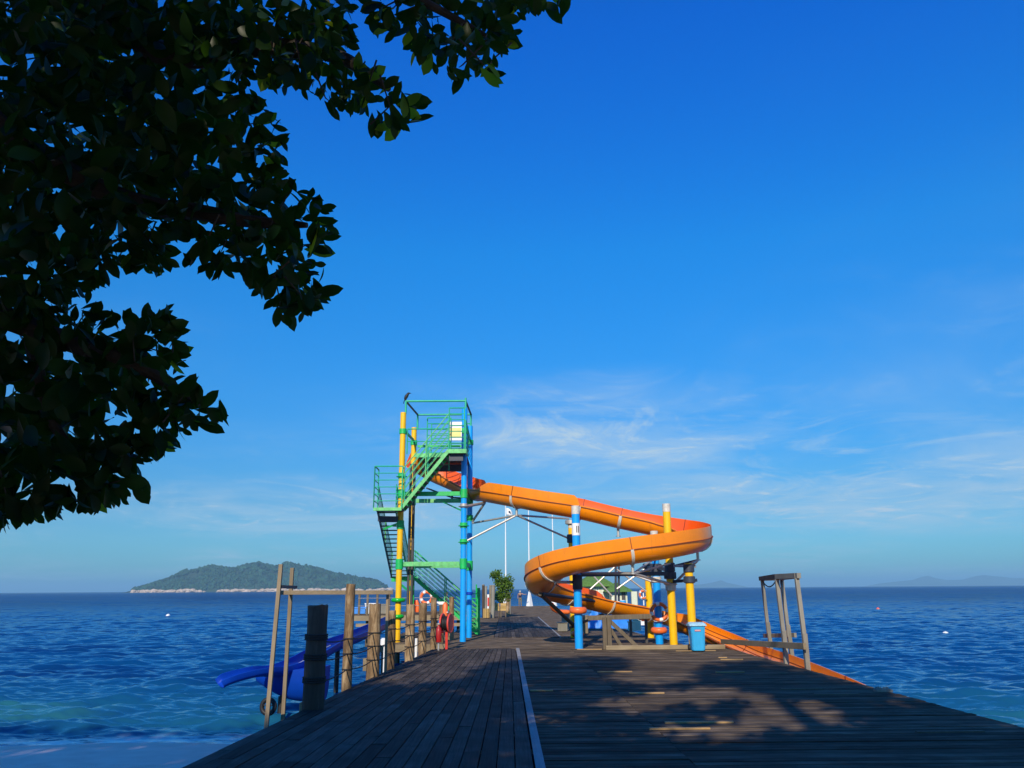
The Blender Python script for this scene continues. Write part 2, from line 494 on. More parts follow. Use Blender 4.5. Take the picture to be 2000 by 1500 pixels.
# ------------------------------------------------------------------ sea
def build_sea():
    rows = [9.0 * (380.0 / 9.0) ** (i / 1250.0) for i in range(1251)]
    y = 380.0
    while y < 30000:
        y *= 1.06; rows.append(y)
    cols = 640
    A = np.linspace(-.92, .92, cols + 1)
    Yv = np.array(rows)
    Xg = np.outer(Yv, A); Yg = np.repeat(Yv[:, None], cols + 1, axis=1)
    Z = np.zeros_like(Xg)
    rn = np.random.RandomState(4)
    sp_y = np.gradient(Yv)[:, None]; sp_x = (Yv * (A[1] - A[0]))[:, None]
    for k in range(96):
        lam = 0.20 * (13.0 ** rn.rand())
        th = rn.normal(0.10, 0.46)                       # travelling towards the beach
        kx, ky = math.sin(th) * 2 * math.pi / lam, math.cos(th) * 2 * math.pi / lam
        amp = 0.0090 * lam ** 0.80
        res = np.clip(lam / (4.0 * np.maximum(sp_y, sp_x * 0.4)) - 0.4, 0, 1)
        ph = rn.rand() * 6.28
        s = np.sin(kx * Xg + ky * Yg + ph + 0.5 * np.sin(0.13 * Xg - 0.09 * Yg + k))
        gust = 0.65 + 0.5 * np.sin(0.05 * Xg + 0.11 * Yg + 0.7 * k)
        Z += amp * res * gust * (s + 0.35 * s * s)
    # small breaker running up the sand
    sh = np.vectorize(shore_y)(np.clip(Xg, -80, 80))
    d = Yg - sh
    damp = np.clip(d / 1.6, 0.10, 1.0)
    Z *= damp
    Z += 0.15 * np.exp(-((d - 2.0 - 0.4 * np.sin(Xg * 0.5)) / 0.5) ** 2) * np.clip(0.5 + 0.7 * np.sin(0.33 * Xg + 2.6), 0, 1)
    Z += 0.07 * np.exp(-((d - 5.2 - 0.6 * np.sin(Xg * 0.31)) / 0.8) ** 2) * np.clip(0.5 + 0.6 * np.sin(0.21 * Xg + 0.4), 0, 1)
    Z += ZW
    nr = len(rows); nc = cols + 1
    co = np.stack([Xg, Yg, Z], -1).reshape(-1, 3).astype(np.float32)
    idx = np.arange(nr * nc).reshape(nr, nc)
    q = np.stack([idx[:-1, :-1], idx[:-1, 1:], idx[1:, 1:], idx[1:, :-1]], -1).reshape(-1, 4)
    me = bpy.data.meshes.new('sea')
    me.vertices.add(len(co)); me.vertices.foreach_set('co', co.ravel())
    me.loops.add(q.size); me.loops.foreach_set('vertex_index', q.ravel().astype(np.int32))
    me.polygons.add(len(q))
    me.polygons.foreach_set('loop_start', np.arange(0, q.size, 4, dtype=np.int32))
    me.polygons.foreach_set('use_smooth', np.ones(len(q), dtype=bool))
    me.update(calc_edges=True)
    m, n, l, b = new_mat('sea_water')
    geo = n.new('ShaderNodeNewGeometry')
    def nz(scale, sx, sy, detail, off=(0, 0, 0), rough=.6):
        mp = n.new('ShaderNodeMapping'); mp.inputs['Scale'].default_value = (sx, sy, 1); mp.inputs['Location'].default_value = off
        l.new(geo.outputs['Position'], mp.inputs[0])
        t = n.new('ShaderNodeTexNoise'); t.inputs['Scale'].default_value = scale; t.inputs['Detail'].default_value = detail
        t.inputs['Roughness'].default_value = rough
        l.new(mp.outputs[0], t.inputs['Vector'])
        return t.outputs['Fac']
    def mth(op, a, bb, c=None):
        k = n.new('ShaderNodeMath'); k.operation = op
        for i, v in enumerate((a, bb, c)):
            if v is None: continue
            if isinstance(v, (int, float)): k.inputs[i].default_value = v
            else: l.new(v, k.inputs[i])
        return k.outputs[0]
    def mr(v, a, bb, lo=0.0, hi=1.0):
        k = n.new('ShaderNodeMapRange'); k.interpolation_type = 'SMOOTHSTEP'
        l.new(v, k.inputs['Value']); k.inputs['From Min'].default_value = a; k.inputs['From Max'].default_value = bb
        k.inputs['To Min'].default_value = lo; k.inputs['To Max'].default_value = hi
        return k.outputs[0]
    sep = n.new('ShaderNodeSeparateXYZ'); l.new(geo.outputs['Position'], sep.inputs[0])
    # the colour of the water itself: sand shows through near the beach, deep blue farther out
    depth = mr(sep.outputs[1], 15.5, 34.0)
    far = mr(sep.outputs[1], 30.0, 160.0)
    patch = mr(nz(.075, .7, 1.6, 3, (2.2, .55, 0)), .44, .62)
    def mixc(f, a, bb):
        k = n.new('ShaderNodeMix'); k.data_type = 'RGBA'
        l.new(f, k.inputs['Factor'])
        for nm, v in (('A', a), ('B', bb)):
            if isinstance(v, tuple): k.inputs[nm].default_value = v + (1,)
            else: l.new(v, k.inputs[nm])
        return k.outputs['Result']
    # a sandbank off the beach at the left, another at the right
    def bank(cx, cy, rx, ry):
        dx = mth('DIVIDE', mth('SUBTRACT', sep.outputs[0], cx), rx)
        dy = mth('DIVIDE', mth('SUBTRACT', sep.outputs[1], cy), ry)
        r2 = mth('ADD', mth('MULTIPLY', dx, dx), mth('MULTIPLY', dy, dy))
        r2 = mth('ADD', r2, mth('MULTIPLY', mth('SUBTRACT', nz(.35, .5, 1.2, 4, (cx, cy, 0)), .5), 2.6))
        return mr(r2, 1.25, .1)
    gl = G(60, 1400, ZW); gr = G(2060, 1425, ZW)
    shallow = mth('MAXIMUM', bank(gl.x - 1.6, gl.y + .3, 4.2, 1.9), mth('MULTIPLY', bank(gr.x + 1.6, gr.y - .6, 3.0, 3.0), .5))
    c = mixc(depth, (.010, .100, .170), (.002, .052, .165))
    c = mixc(patch, c, (.002, .032, .125))
    c = mixc(far, c, (.001, .038, .160))
    shallow = mth('MULTIPLY', shallow, .62)
    X_, Y_ = sep.outputs[0], sep.outputs[1]
    sh_ = mth('ADD', mth('MULTIPLY', mth('SINE', mth('MULTIPLY_ADD', X_, .23, 1.0), 0), .5), mth('MULTIPLY', mth('SINE', mth('MULTIPLY', X_, .71), 0), .25))
    dsh = mth('SUBTRACT', Y_, mth('ADD', mth('MULTIPLY_ADD', X_, -.11, 17.7), sh_))
    foam = mth('MULTIPLY', mr(dsh, .8, .05), mr(nz(2.4, .5, 1.2, 6, (1, 5, 0), .7), .38, .54))
    c = mixc(shallow, c, (.028, .175, .165))
    c = mixc(foam, c, (.62, .66, .66))
    # wave facets too fine for the mesh: slopes added straight to the normal, so they do not fade with distance
    def slope(scale, sx, sy, detail, k, off):
        mp = n.new('ShaderNodeMapping'); mp.inputs['Scale'].default_value = (sx, sy, 1); mp.inputs['Location'].default_value = off
        l.new(geo.outputs['Position'], mp.inputs[0])
        t = n.new('ShaderNodeTexNoise'); t.inputs['Scale'].default_value = scale; t.inputs['Detail'].default_value = detail
        t.inputs['Roughness'].default_value = .62
        l.new(mp.outputs[0], t.inputs['Vector'])
        sub = n.new('ShaderNodeVectorMath'); sub.operation = 'SUBTRACT'; sub.inputs[1].default_value = (.5, .5, .5)
        l.new(t.outputs['Color'], sub.inputs[0])
        mu = n.new('ShaderNodeVectorMath'); mu.operation = 'MULTIPLY'; mu.inputs[1].default_value = (k * .6, k, 0)
        l.new(sub.outputs[0], mu.inputs[0])
        return mu.outputs[0]
    vec = geo.outputs['Normal']
    fs_ = slope(.20, .22, 1.0, 8, 1.0, (9, 2, 0))
    sc_ = n.new('ShaderNodeVectorMath'); sc_.operation = 'SCALE'; l.new(fs_, sc_.inputs[0]); l.new(mr(sep.outputs[1], 30, 260, .35, 1.9), sc_.inputs['Scale'])
    far_sl = sc_.outputs[0]
    for sl in (slope(6.0, .4, 1.0, 2, .30, (0, 0, 0)), slope(.9, .25, 1.0, 5, .38, (3, 8, 0)), far_sl):
        ad = n.new('ShaderNodeVectorMath'); ad.operation = 'ADD'; l.new(vec, ad.inputs[0]); l.new(sl, ad.inputs[1]); vec = ad.outputs[0]
    nm = n.new('ShaderNodeVectorMath'); nm.operation = 'NORMALIZE'; l.new(vec, nm.inputs[0])
    # at a low angle the near faces of the chop hide much of the mirror-like backs: reflection is held to part of a flat mirror's
    dif = n.new('ShaderNodeBsdfDiffuse'); l.new(c, dif.inputs['Color'])
    glo = n.new('ShaderNodeBsdfGlossy'); glo.inputs['Roughness'].default_value = .06; glo.inputs['Color'].default_value = (.72, .92, 1.0, 1)
    fr = n.new('ShaderNodeFresnel'); fr.inputs['IOR'].default_value = 1.33
    l.new(nm.outputs[0], dif.inputs['Normal']); l.new(nm.outputs[0], glo.inputs['Normal']); l.new(nm.outputs[0], fr.inputs['Normal'])
    fac = n.new('ShaderNodeMath'); fac.operation = 'MULTIPLY'; fac.use_clamp = True; fac.inputs[1].default_value = .95
    l.new(fr.outputs[0], fac.inputs[0])
    fmin = n.new('ShaderNodeMath'); fmin.operation = 'MINIMUM'; l.new(mr(sep.outputs[1], 35, 240, .50, .24), fmin.inputs[1]); l.new(fac.outputs[0], fmin.inputs[0])
    mxs = n.new('ShaderNodeMixShader'); l.new(fmin.outputs[0], mxs.inputs[0]); l.new(dif.outputs[0], mxs.inputs[1]); l.new(glo.outputs[0], mxs.inputs[2])
    l.new(mxs.outputs[0], n['Material Output'].inputs['Surface']); n.remove(b)
    me.materials.append(m)
    o = bpy.data.objects.new('sea', me); COL.objects.link(o)
    tag(o, kind='structure')
build_sea()

# ------------------------------------------------------------------ island across the water
ISL_Y = 2300.0
def build_island():
    sil = [(262, 1153), (300, 1140), (330, 1130), (352, 1118), (372, 1112), (392, 1108), (410, 1105), (425, 1106), (445, 1108), (462, 1106),
           (480, 1100), (496, 1097), (506, 1096), (520, 1100), (532, 1101), (545, 1106), (565, 1109), (585, 1107), (605, 1104), (622, 1107), (640, 1114),
           (665, 1122), (690, 1128), (712, 1129), (730, 1132), (742, 1138), (752, 1146), (766, 1151)]
    prof = [(P(x, y, ISL_Y).x, max(P(x, y, ISL_Y).z - ZW, 0.5)) for x, y in sil]
    xs = np.array([p[0] for p in prof]); zs = np.array([p[1] for p in prof])
    x0, x1 = xs[0] - 8, xs[-1] + 8
    nx, ny, D = 220, 30, 170.0
    vs, fs = [], []
    def H(x, v):
        top = float(np.interp(x, xs, zs, left=0, right=0))
        s = math.sin(math.pi * v) ** 0.75
        h = top * s * (0.84 + 0.45 * mnoise.fractal(Vector((x * .011, v * 5, 3.0)), 1, 2, 4))
        if abs(v - .5) < .16: h = max(h, top * s * .97)
        return h
    for j in range(ny + 1):
        v = j / ny
        for i in range(nx + 1):
            x = x0 + (x1 - x0) * i / nx
            vs.append((x, ISL_Y - D / 2 + D * v, ZW - 1.0 + H(x, v) * .93))
    for j in range(ny):
        for i in range(nx):
            a = j * (nx + 1) + i
            fs.append((a, a + 1, a + nx + 2, a + nx + 1))
    mb = MB(); mb.add(vs, fs, True)
    m_h = mat_plain('island_hillside', (.022, .045, .028), .9, .4, .03)
    isl = mb.build('island', m_h); tag(isl, kind='structure')
    WORLD_LOC[isl.name] = Vector((0, 0, 0))
    # tree crowns covering the hill
    rn = random.Random(11)
    fb = MB()
    for k in range(5200):
        x = rn.uniform(x0 + 4, x1 - 4); v = rn.uniform(.03, .56) if k % 7 else rn.uniform(.4, .6)
        h = H(x, v)
        if h < 9: continue
        r = rn.uniform(2.4, 5.4)
        fb.blob((x, ISL_Y - D / 2 + D * v, ZW + h * .93 + rn.uniform(-1.0, 1.4)), (r, r, r * rn.uniform(.8, 1.25)), 6, 4, .3, rn)
    m_f = mat_plain('island_forest', (.020, .058, .030), .9, .75, .05)
    f = fb.build('forest', m_f, isl); tag(f, kind='stuff')
    # granite boulders along the waterline
    rb = MB()
    for k in range(1500):
        x = rn.uniform(x0, x1); v = rn.uniform(.0, .05)
        dens = mnoise.noise(Vector((x * .012, 9.0, 0))) + .25
        if x < xs[0] + 30: continue
        if rn.random() > .18 + dens * 1.3: continue
        r = rn.uniform(1.2, 4.2) * (1.0 + max(0, dens))
        rb.blob((x, ISL_Y - D / 2 + D * v - rn.uniform(0, 6), ZW + rn.uniform(0, 5.5) * max(.2, min(1, .6 + dens))), (r * rn.uniform(1.2, 2.2), r, r * rn.uniform(.5, .9)), 6, 4, .35, rn)
    m_r = mat_plain('granite_boulders', (.52, .40, .30), .9, .3, .1)
    r_ = rb.build('boulders', m_r, isl); tag(r_, kind='stuff')
build_island()

# ------------------------------------------------------------------ faint hills on the right horizon
def build_far_hills():
    Y = 9800.0
    groups = [[(1330, 1148), (1352, 1143), (1378, 1140), (1395, 1137), (1408, 1133), (1420, 1138), (1440, 1142), (1462, 1147)],
              [(1690, 1145), (1720, 1139), (1750, 1136), (1780, 1133), (1800, 1127), (1812, 1124), (1826, 1129), (1850, 1133), (1880, 1132), (1905, 1125),
               (1920, 1123), (1950, 1126), (1980, 1129), (2030, 1130), (2090, 1134), (2150, 1143)]]
    mb = MB()
    for g in groups:
        pts = [P(x, y, Y) for x, y in g]
        vs = []; n = len(pts)
        for p in pts: vs.append((p.x, Y - 450, ZW - 4))
        for p in pts: vs.append((p.x, Y, max(p.z, ZW + 2)))
        for p in pts: vs.append((p.x, Y + 500, ZW - 4))
        fs = []
        for r_ in range(2):
            for i in range(n - 1):
                a = r_ * n + i
                fs.append((a, a + 1, a + n + 1, a + n))
        mb.add(vs, fs, True)
    o = mb.build('distant_hills', mat_plain('far_hill', (.05, .08, .05), .9, .3, .002)); tag(o, kind='structure')
build_far_hills()

# ------------------------------------------------------------------ haze: one closed box of pale air
def build_haze():
    mb = MB(); mb.box((0, 14000, 73), (44000, 36000, 158))
    m = bpy.data.materials.new('sea_air'); m.use_nodes = True
    n, l = m.node_tree.nodes, m.node_tree.links
    n.remove(n['Principled BSDF'])
    v = n.new('ShaderNodeVolumePrincipled')
    v.inputs['Color'].default_value = (.40, .76, 1.0, 1)
    v.inputs['Density'].default_value = .00017
    v.inputs['Anisotropy'].default_value = 0.0
    l.new(v.outputs[0], n['Material Output'].inputs['Volume'])
    o = mb.build('haze', m); tag(o, kind='stuff')
build_haze()

# ------------------------------------------------------------------ jetty: walkway boards, cross boards, edging
XL0, XL1 = G(350, 1500), G(884, 1249)
def x_left(y):
    return XL0.x + (XL1.x - XL0.x) * (y - XL0.y) / (XL1.y - XL0.y)
XR0, XR1 = G(1056, 1500), G(1009, 1256)
def x_mid(y):
    return XR0.x + (XR1.x - XR0.x) * (y - XR0.y) / (XR1.y - XR0.y)
XR = 7.12                     # right-hand edge of the wide deck
Y_NEAR, Y_END = 3.0, 27.6

jetty = MB()
jy = Y_NEAR + .3
while jy < Y_END:             # joists under the boards
    jetty.box(((x_left(jy) + XR) / 2, jy, -.125), (XR - x_left(jy) - .1, .10, .15)); jy += 1.2
for s in range(14):
    y0 = Y_NEAR + s * 1.78; y1 = y0 + 1.78
    jetty.bar((x_left(y0) - .035, y0, -.17), (x_left(y1) - .035, y1, -.17), .06, .26)
jetty.box((XR + .035, (Y_NEAR + Y_END) / 2, -.15), (.06, Y_END - Y_NEAR, .24))
jetty.box((XR / 2, Y_END - .04, -.28), (XR, .07, .18))
deck = jetty.build('jetty_deck', M['joist']); tag(deck, kind='structure')

NB = 19
def walk_x(u, y): return x_left(y) + (x_mid(y) - .07 - x_left(y)) * u
for i in range(NB):
    y = Y_NEAR - rng.uniform(0, 2.2)
    while y < Y_END:
        ln = rng.choice((2.4, 3.0, 3.6, 4.2)); y2 = min(y + ln, Y_END + .02)
        if y2 - y < .3: break
        ya, yb = max(y, Y_NEAR) + .004, y2 - .004
        y = y2
        if yb - ya < .2: continue
        u0, u1 = i / NB, (i + 1) / NB
        g = .006
        zt = rng.uniform(-.006, .003); tw = rng.uniform(-.003, .003)
        pts = [(walk_x(u0, ya) + g, ya), (walk_x(u1, ya) - g, ya), (walk_x(u1, yb) - g, yb), (walk_x(u0, yb) + g, yb)]
        ox, oy = pts[0]
        b = .004
        top = [(p[0] - ox + (b if k in (0, 3) else -b), p[1] - oy, zt + (tw if k in (0, 3) else -tw)) for k, p in enumerate(pts)]
        mid = [(p[0] - ox, p[1] - oy, zt - b) for p in pts]
        bot = [(p[0] - ox, p[1] - oy, -.045) for p in pts]
        me = bpy.data.meshes.new('plank')
        fs = [(0, 1, 2, 3), (11, 10, 9, 8)]
        for k in range(4):
            k2 = (k + 1) % 4
            fs.append((4 + k, 4 + k2, k2, k)); fs.append((8 + k, 8 + k2, 4 + k2, 4 + k))
        me.from_pydata(top + mid + bot, [], fs)
        me.materials.append(M['plank_walk'])
        o = bpy.data.objects.new('plank', me); COL.objects.link(o)
        o.location = (ox, oy, 0); o.parent = deck
# grey edging strip between the two fields of boards, in lengths
ye = Y_NEAR
while ye < Y_END - .1:
    y2 = min(ye + 3.05, Y_END + .01)
    o = MB().bar((x_mid(ye + .004), ye + .004, -.004), (x_mid(y2 - .004), y2 - .004, -.004), .105, .036)
    o.build('edging_strip', M['grey_trim'], deck)
    ye = y2

def plank_mesh(w, d, t, mat, name='plank'):
    b = .004
    mb = MB()
    top = [(-w / 2, -d / 2 + b, 0), (w / 2, -d / 2 + b, 0), (w / 2, d / 2 - b, 0), (-w / 2, d / 2 - b, 0)]
    mid = [(-w / 2, -d / 2, -b), (w / 2, -d / 2, -b), (w / 2, d / 2, -b), (-w / 2, d / 2, -b)]
    bot = [(x, y, -t) for x, y, z in mid]
    fs = [(0, 1, 2, 3), (11, 10, 9, 8)]
    for k in range(4):
        k2 = (k + 1) % 4
        fs.append((4 + k, 4 + k2, k2, k)); fs.append((8 + k, 8 + k2, 4 + k2, 4 + k))
    mb.add(top + mid + bot, fs)
    return mb.mesh(name, mat)
XS = 2.08
PW = .168
me_in = plank_mesh(XS - .004 - .30, PW - .020, .045, M['plank_deck'])
me_out = plank_mesh(XR - XS - .006, PW - .020, .045, M['plank_deck'])
y = Y_NEAR + PW / 2
while y < Y_END:
    xm = x_mid(y) + .056
    w = XS - .004 - xm
    o = bpy.data.objects.new('plank', me_in); COL.objects.link(o); o.parent = deck
    o.location = (xm + w / 2, y, rng.uniform(-.007, .004)); o.scale = (w / (XS - .304), 1, 1)
    o.rotation_euler = (rng.uniform(-.012, .012), rng.uniform(-.0015, .0015), 0)
    o = bpy.data.objects.new('plank', me_out); COL.objects.link(o); o.parent = deck
    o.location = ((XS + XR) / 2, y, rng.uniform(-.007, .004))
    o.rotation_euler = (rng.uniform(-.012, .012), rng.uniform(-.001, .001), 0)
    y += PW
# replaced pieces: short pale strips lying a little proud of the old boards
for (xa, xb, py) in ((1127, 1176, 1269), (1320, 1400, 1272), (1167, 1235, 1313), (1229, 1298, 1355), (1299, 1434, 1413), (1268, 1388, 1425),
                     (1407, 1452, 1289), (1403, 1420, 1285), (1036, 1080, 1350), (1398, 1455, 1314)):
    a, b_ = G(xa, py), G(xb, py)
    MB().box(((a.x + b_.x) / 2, a.y, .012), (b_.x - a.x, .065, .022)).build('repair_strip', M['pale_strip'], deck)
for (xa, xb, py) in ((1525, 1610, 1347), (1590, 1680, 1357), (1790, 1925, 1431), (1520, 1540, 1315)):
    a, b_ = G(xa, py), G(xb, py)
    MB().box(((a.x + b_.x) / 2, a.y, .010), (b_.x - a.x, .07, .018)).build('repair_strip', M['timber_brown'], deck)

# jetty piles
def pile_set(spots, parent, top=-.2, r=.13):
    for (x, y) in spots:
        MB().tube([(x, y, -4.0), (x, y, top)], r, 12).build('pile', M['timber_brown'], parent)
pile_set([(x_left(y) + .35, y) for y in (9.5, 13, 16.5, 20, 23.5, 27)] + [(XR - .4, y) for y in (9.5, 13, 16.5, 20, 23.5, 27)] + [(2.5, y) for y in (16.5, 23.5)], deck)

# farther jetty: a lower field of cross boards that runs out to sea, with an inlaid walkway
far = MB()
far.box((1.8, 62, -.16), (7.0, 67, .10))
far_deck = far.build('far_jetty_deck', M['joist']); tag(far_deck, kind='structure')
Wa, Wb = G(967, 1238, -.02), G(1085, 1238, -.02)
WY0, WY1 = 33.8, 57.5
def strip_boards(mb, x0, x1, y0, y1, w, z, gap=.012):
    y = y0
    while y < y1:
        mb.box(((x0 + x1) / 2, y + w / 2, z - .02 + rng.uniform(-.004, .004)), (x1 - x0, w - gap, .04)); y += w
fb = MB()
strip_boards(fb, -2.1, 6.15, Y_END + .05, WY0, .17, -.02)
strip_boards(fb, -2.4, Wa.x - .02, WY0, WY1, .17, -.02)
strip_boards(fb, Wb.x + .02, 5.75, WY0, WY1, .17, -.02)
strip_boards(fb, -1.6, 5.2, WY1, 95.3, .20, -.02)
o = fb.build('planks', M['plank_deck'], far_deck); tag(o, kind='stuff')
nb = 15
for i in range(nb):
    xa = Wa.x + (Wb.x - Wa.x) * i / nb; xb = Wa.x + (Wb.x - Wa.x) * (i + 1) / nb
    yy = WY0 + .01
    while yy < WY1 - .3:
        y2 = min(yy + rng.choice((3.2, 4.4, 5.6)), WY1 - .01)
        MB().box(((xa + xb) / 2, (yy + y2) / 2, -.018 + rng.uniform(-.004, .004)), (xb - xa - .014, y2 - yy - .012, .04)).build('plank', M['plank_walk'], far_deck)
        yy = y2
MB().box((Wb.x + .05, (WY0 + WY1) / 2, -.008), (.06, WY1 - WY0, .036)).build('edging_strip', M['grey_trim'], far_deck)
pile_set([(-1.4, y) for y in range(36, 94, 6)] + [(5.0, y) for y in range(30, 94, 6)], far_deck, -.2)

# landing beside the tower
TW_Y0, TW_Y1 = 31.6, 34.2
ld = MB()
xa = P(690, 1245, 31).x
strip_boards(ld, -4.75, -2.05, 30.75, 38.5, .17, -.02)
tower_deck = ld.build('tower_landing_deck', M['plank_deck']); tag(tower_deck, kind='structure')
MB().box((-3.4, 30.68, -.17), (2.75, .12, .26)).build('edge_beam', M['timber_x'], tower_deck)
MB().box((-3.4, 38.55, -.17), (2.75, .12, .26)).build('edge_beam', M['timber_x'], tower_deck)
MB().box((-4.70, 34.6, -.17), (.12, 7.6, .26)).build('edge_beam', M['timber_x'], tower_deck)
pile_set([(-4.5, 31), (-3.4, 31), (-2.4, 31), (-4.5, 34.5), (-4.5, 38), (-3.4, 38), (-2.4, 38)], tower_deck, -.3, .12)

# side platform over the water, left of the tower
PZ = .62
pd = MB()
strip_boards(pd, -8.35, -1.9, 44.0, 50.0, .17, PZ)
side_deck = pd.build('side_platform_deck', M['plank_deck']); tag(side_deck, kind='structure')
MB().box((-5.12, 43.93, PZ - .17), (6.6, .12, .26)).build('edge_beam', M['timber_x'], side_deck)
MB().box((-5.12, 43.90, PZ - .52), (5.6, .10, .16)).build('edge_beam', M['timber_x'], side_deck)
pile_set([(-8.2 + .62 * i, 44.2 + (i % 2) * 1.3) for i in range(11)], side_deck, PZ - .1, .10)

# ================================================================== slide tower
def Zat(px, py, Y): return P(px, py, Y).z
def build_tower():
    y0, y1 = TW_Y0, TW_Y1
    xa, xb = P(776, 1245, y0).x, P(904, 1241, y0).x
    xa2, xb2 = P(800, 1215, y1).x, P(916, 1236, y1).x
    t = empty('slide_tower', ((xa + xb) / 2, (y0 + y1) / 2, 0),
              'tall slide tower of yellow and blue pipes with green stairs and railings', 'slide tower')
    ztop = Zat(788, 806, y0)
    zpl = Zat(893, 878, 30.7)
    zr = Zat(850, 785, y0)
    rp = .115
    def pole(x, y, mat, zt):
        o = MB().tube([(x, y, -.02), (x, y, zt)], rp, 20).build('pole', mat, t)
        return o
    poles = [(xa, y0, M['yellow_pole'], ztop), (xa2, y1, M['yellow_pole'], ztop - .1), (xb, y0, M['blue_pole'], ztop + .15), (xb2, y1, M['blue_pole'], ztop - .05)]
    for p in poles: pole(*p)
    # collars with flanged rims clamp the beams to the poles
    def collar(x, y, z, h=.26, mat=None, flare=True):
        prof = [(rp + .012, -h / 2), (rp + .03, -h / 2 + .01), (rp + .03, h / 2 - .01), (rp + .012, h / 2)]
        if flare: prof = [(rp + .02, -h / 2), (rp + .02, -.05), (rp + .10, -.03), (rp + .10, -.01), (rp + .03, .01), (rp + .03, h / 2)]
        MB().lathe((x, y, z), prof, 20).build('collar', mat or M['green'], t)
    z1, z2, z3 = 2.85, 5.55, 7.45
    for (x, y, m_, zt) in poles:
        collar(x, y, z1, .40, flare=False); collar(x, y, z2, .36, flare=False); collar(x, y, zpl + .9, .22, flare=False)
    for py in (1026, 1058):
        collar(xb, y0, Zat(905, py, y0), .2)
    collar(xb2, y1, Zat(918, 1012, y1), .24)
    collar(xa, y0, Zat(780, 1025, y0), .34, flare=False); collar(xa, y0, Zat(784, 930, y0), .2)
    collar(xb, y0, Zat(905, 988, y0), .16, M['steel'])
    for py in (1128, 1149): collar(xa2, y1, Zat(802, py, y1), .2, flare=False)
    collar(xb2, y1, Zat(917, 1159, y1), .12, M['slide_blue'], False)
    # ring beams
    def beam(p, q, mat=M['green'], w=.09, h=.17):
        MB().bar(p, q, w, h).build('beam', mat, t, bevel=.006)
    for z in (z1, z2):
        beam((xa + .16, y0, z), (xb - .16, y0, z), M['green_pale'] if z == z1 else M['green'])
        beam((xa2 + .16, y1, z), (xb2 - .16, y1, z), M['green_pale'])
        beam((xa, y0 + .16, z), (xa2, y1 - .16, z)); beam((xb, y0 + .16, z), (xb2, y1 - .16, z))
    beam((xa2 + .16, y1, zpl + .75), (xb2 - .16, y1, zpl + .75), M['green'], .06, .1)
    beam((xa, y0 + .16, zpl + 1.0), (xa2, y1 - .16, zpl + 1.0), M['green'], .06, .1); beam((xb, y0 + .16, zpl + 1.0), (xb2, y1 - .16, zpl + 1.0), M['green'], .06, .1)
    MB().bar((xb - .1, y0, Zat(905, 997, y0)), (xa2 + 1.3, y1, z2 - .05), .045, .045).build('brace', M['green'], t)
    # platform: deck plate on a frame, a step-off landing in front
    xs = P(877, 878, 30.7).x
    MB().box(((xa2 + .55 + xb) / 2, (y0 + y1) / 2 + .1, zpl - .04), (xb - xa2 - .35, y1 - y0 + .3, .05)).build('platform', M['pipe_dark'], t)
    MB().box(((xs + xb) / 2 + .06, 31.0, zpl - .045), (xb - xs + .1, .95, .05)).build('platform', M['pipe_dark'], t)
    for a, b in (((xs, 30.55, zpl - .09), (xb + .12, 30.55, zpl - .09)), ((xa2 + .35, y0 - .10, zpl - .09), (xs - .02, y0 - .10, zpl - .09)),
                 ((xb + .12, 30.6, zpl - .09), (xb + .12, y0 - .2, zpl - .09))):
        beam(a, b, M['green_pale'], .06, .16)
    beam((xs, 30.75, zpl - .30), (xb, 30.75, zpl - .30), M['dark_steel'], .08, .28)
    beam((xa2 + .4, y1 - .3, zpl - .25), (xb2 - .2, y1 - .3, zpl - .25), M['dark_steel'], .08, .3)
    # top frame
    zf = Zat(905, 783, y0)
    c = [(xa + .09, y0, zf), (xb + .04, y0, zf), (xb2 + .03, y1, zf), (xa2 + .14, y1, zf)]
    for i, z in enumerate((ztop, ztop, ztop - .05, ztop - .1)):
        b = (c[i][0], c[i][1], z - .05)
        MB().tube([b, (c[i][0], c[i][1], zf + (.12 if i == 1 else .02))], .04, 10).build('frame_post', M['teal'], t)
    for i in range(4):
        MB().tube([c[i], c[(i + 1) % 4]], .042, 10).build('top_rail', M['teal'] if i in (0, 2) else M['pipe_dark'], t)
    # railings: several thin bars between posts
    def railing(p, q, h, bars, posts=2, r=.017, mat=M['teal'], top=True, name='railing'):
        p, q = Vector(p), Vector(q); mb = MB()
        for k in range(bars):
            z = Vector((0, 0, h * (k + 1) / bars))
            mb.tube([p + z, q + z], r * (1.5 if k == bars - 1 and top else 1.0), 6)
        for k in range(posts):
            b = p.lerp(q, k / max(1, posts - 1))
            mb.tube([b, b + Vector((0, 0, h))], r * 1.5, 6)
        mb.build(name, mat, t)
    zfr = Zat(893, 797, 30.6) - zpl
    railing((xs, 30.58, zpl), (xb + .05, 30.58, zpl), zfr, 7)
    railing((xb + .1, 30.6, zpl), (xb + .1, y1, zpl), 1.15, 6, 3)
    railing((xa2 + .75, y1 + .05, zpl), (xb2, y1 + .05, zpl), 1.75, 8, 3)
    railing((P(835, 816, 32.6).x, 32.6, zpl - .55), (P(878, 816, 32.6).x, 32.6, zpl - .55), Zat(835, 816, 32.6) - zpl + .55, 9)
    railing((xa + .17, y0 + .1, zpl), (xs, y0 + .1, zpl), 1.02, 2, 2, mat=M['teal'])
    # white notice board hung inside the railing, its lower half yellow
    xw0, xw1 = P(877, 840, 30.9).x, P(902, 840, 30.9).x
    za, zm, zb = Zat(890, 860, 30.9), Zat(890, 836, 30.9), Zat(890, 824, 30.9)
    o = MB().box(((xw0 + xw1) / 2, 30.9, (za + zb) / 2), (xw1 - xw0, .03, zb - za)).build('notice_board', M['white'], t)
    MB().box(((xw0 + xw1) / 2, 30.878, (za + .12 + zm) / 2), (xw1 - xw0 - .06, .008, zm - za - .12)).build('yellow_panel', mat_plain('pale_yellow_panel', (.80, .68, .24), .5, .05), o)
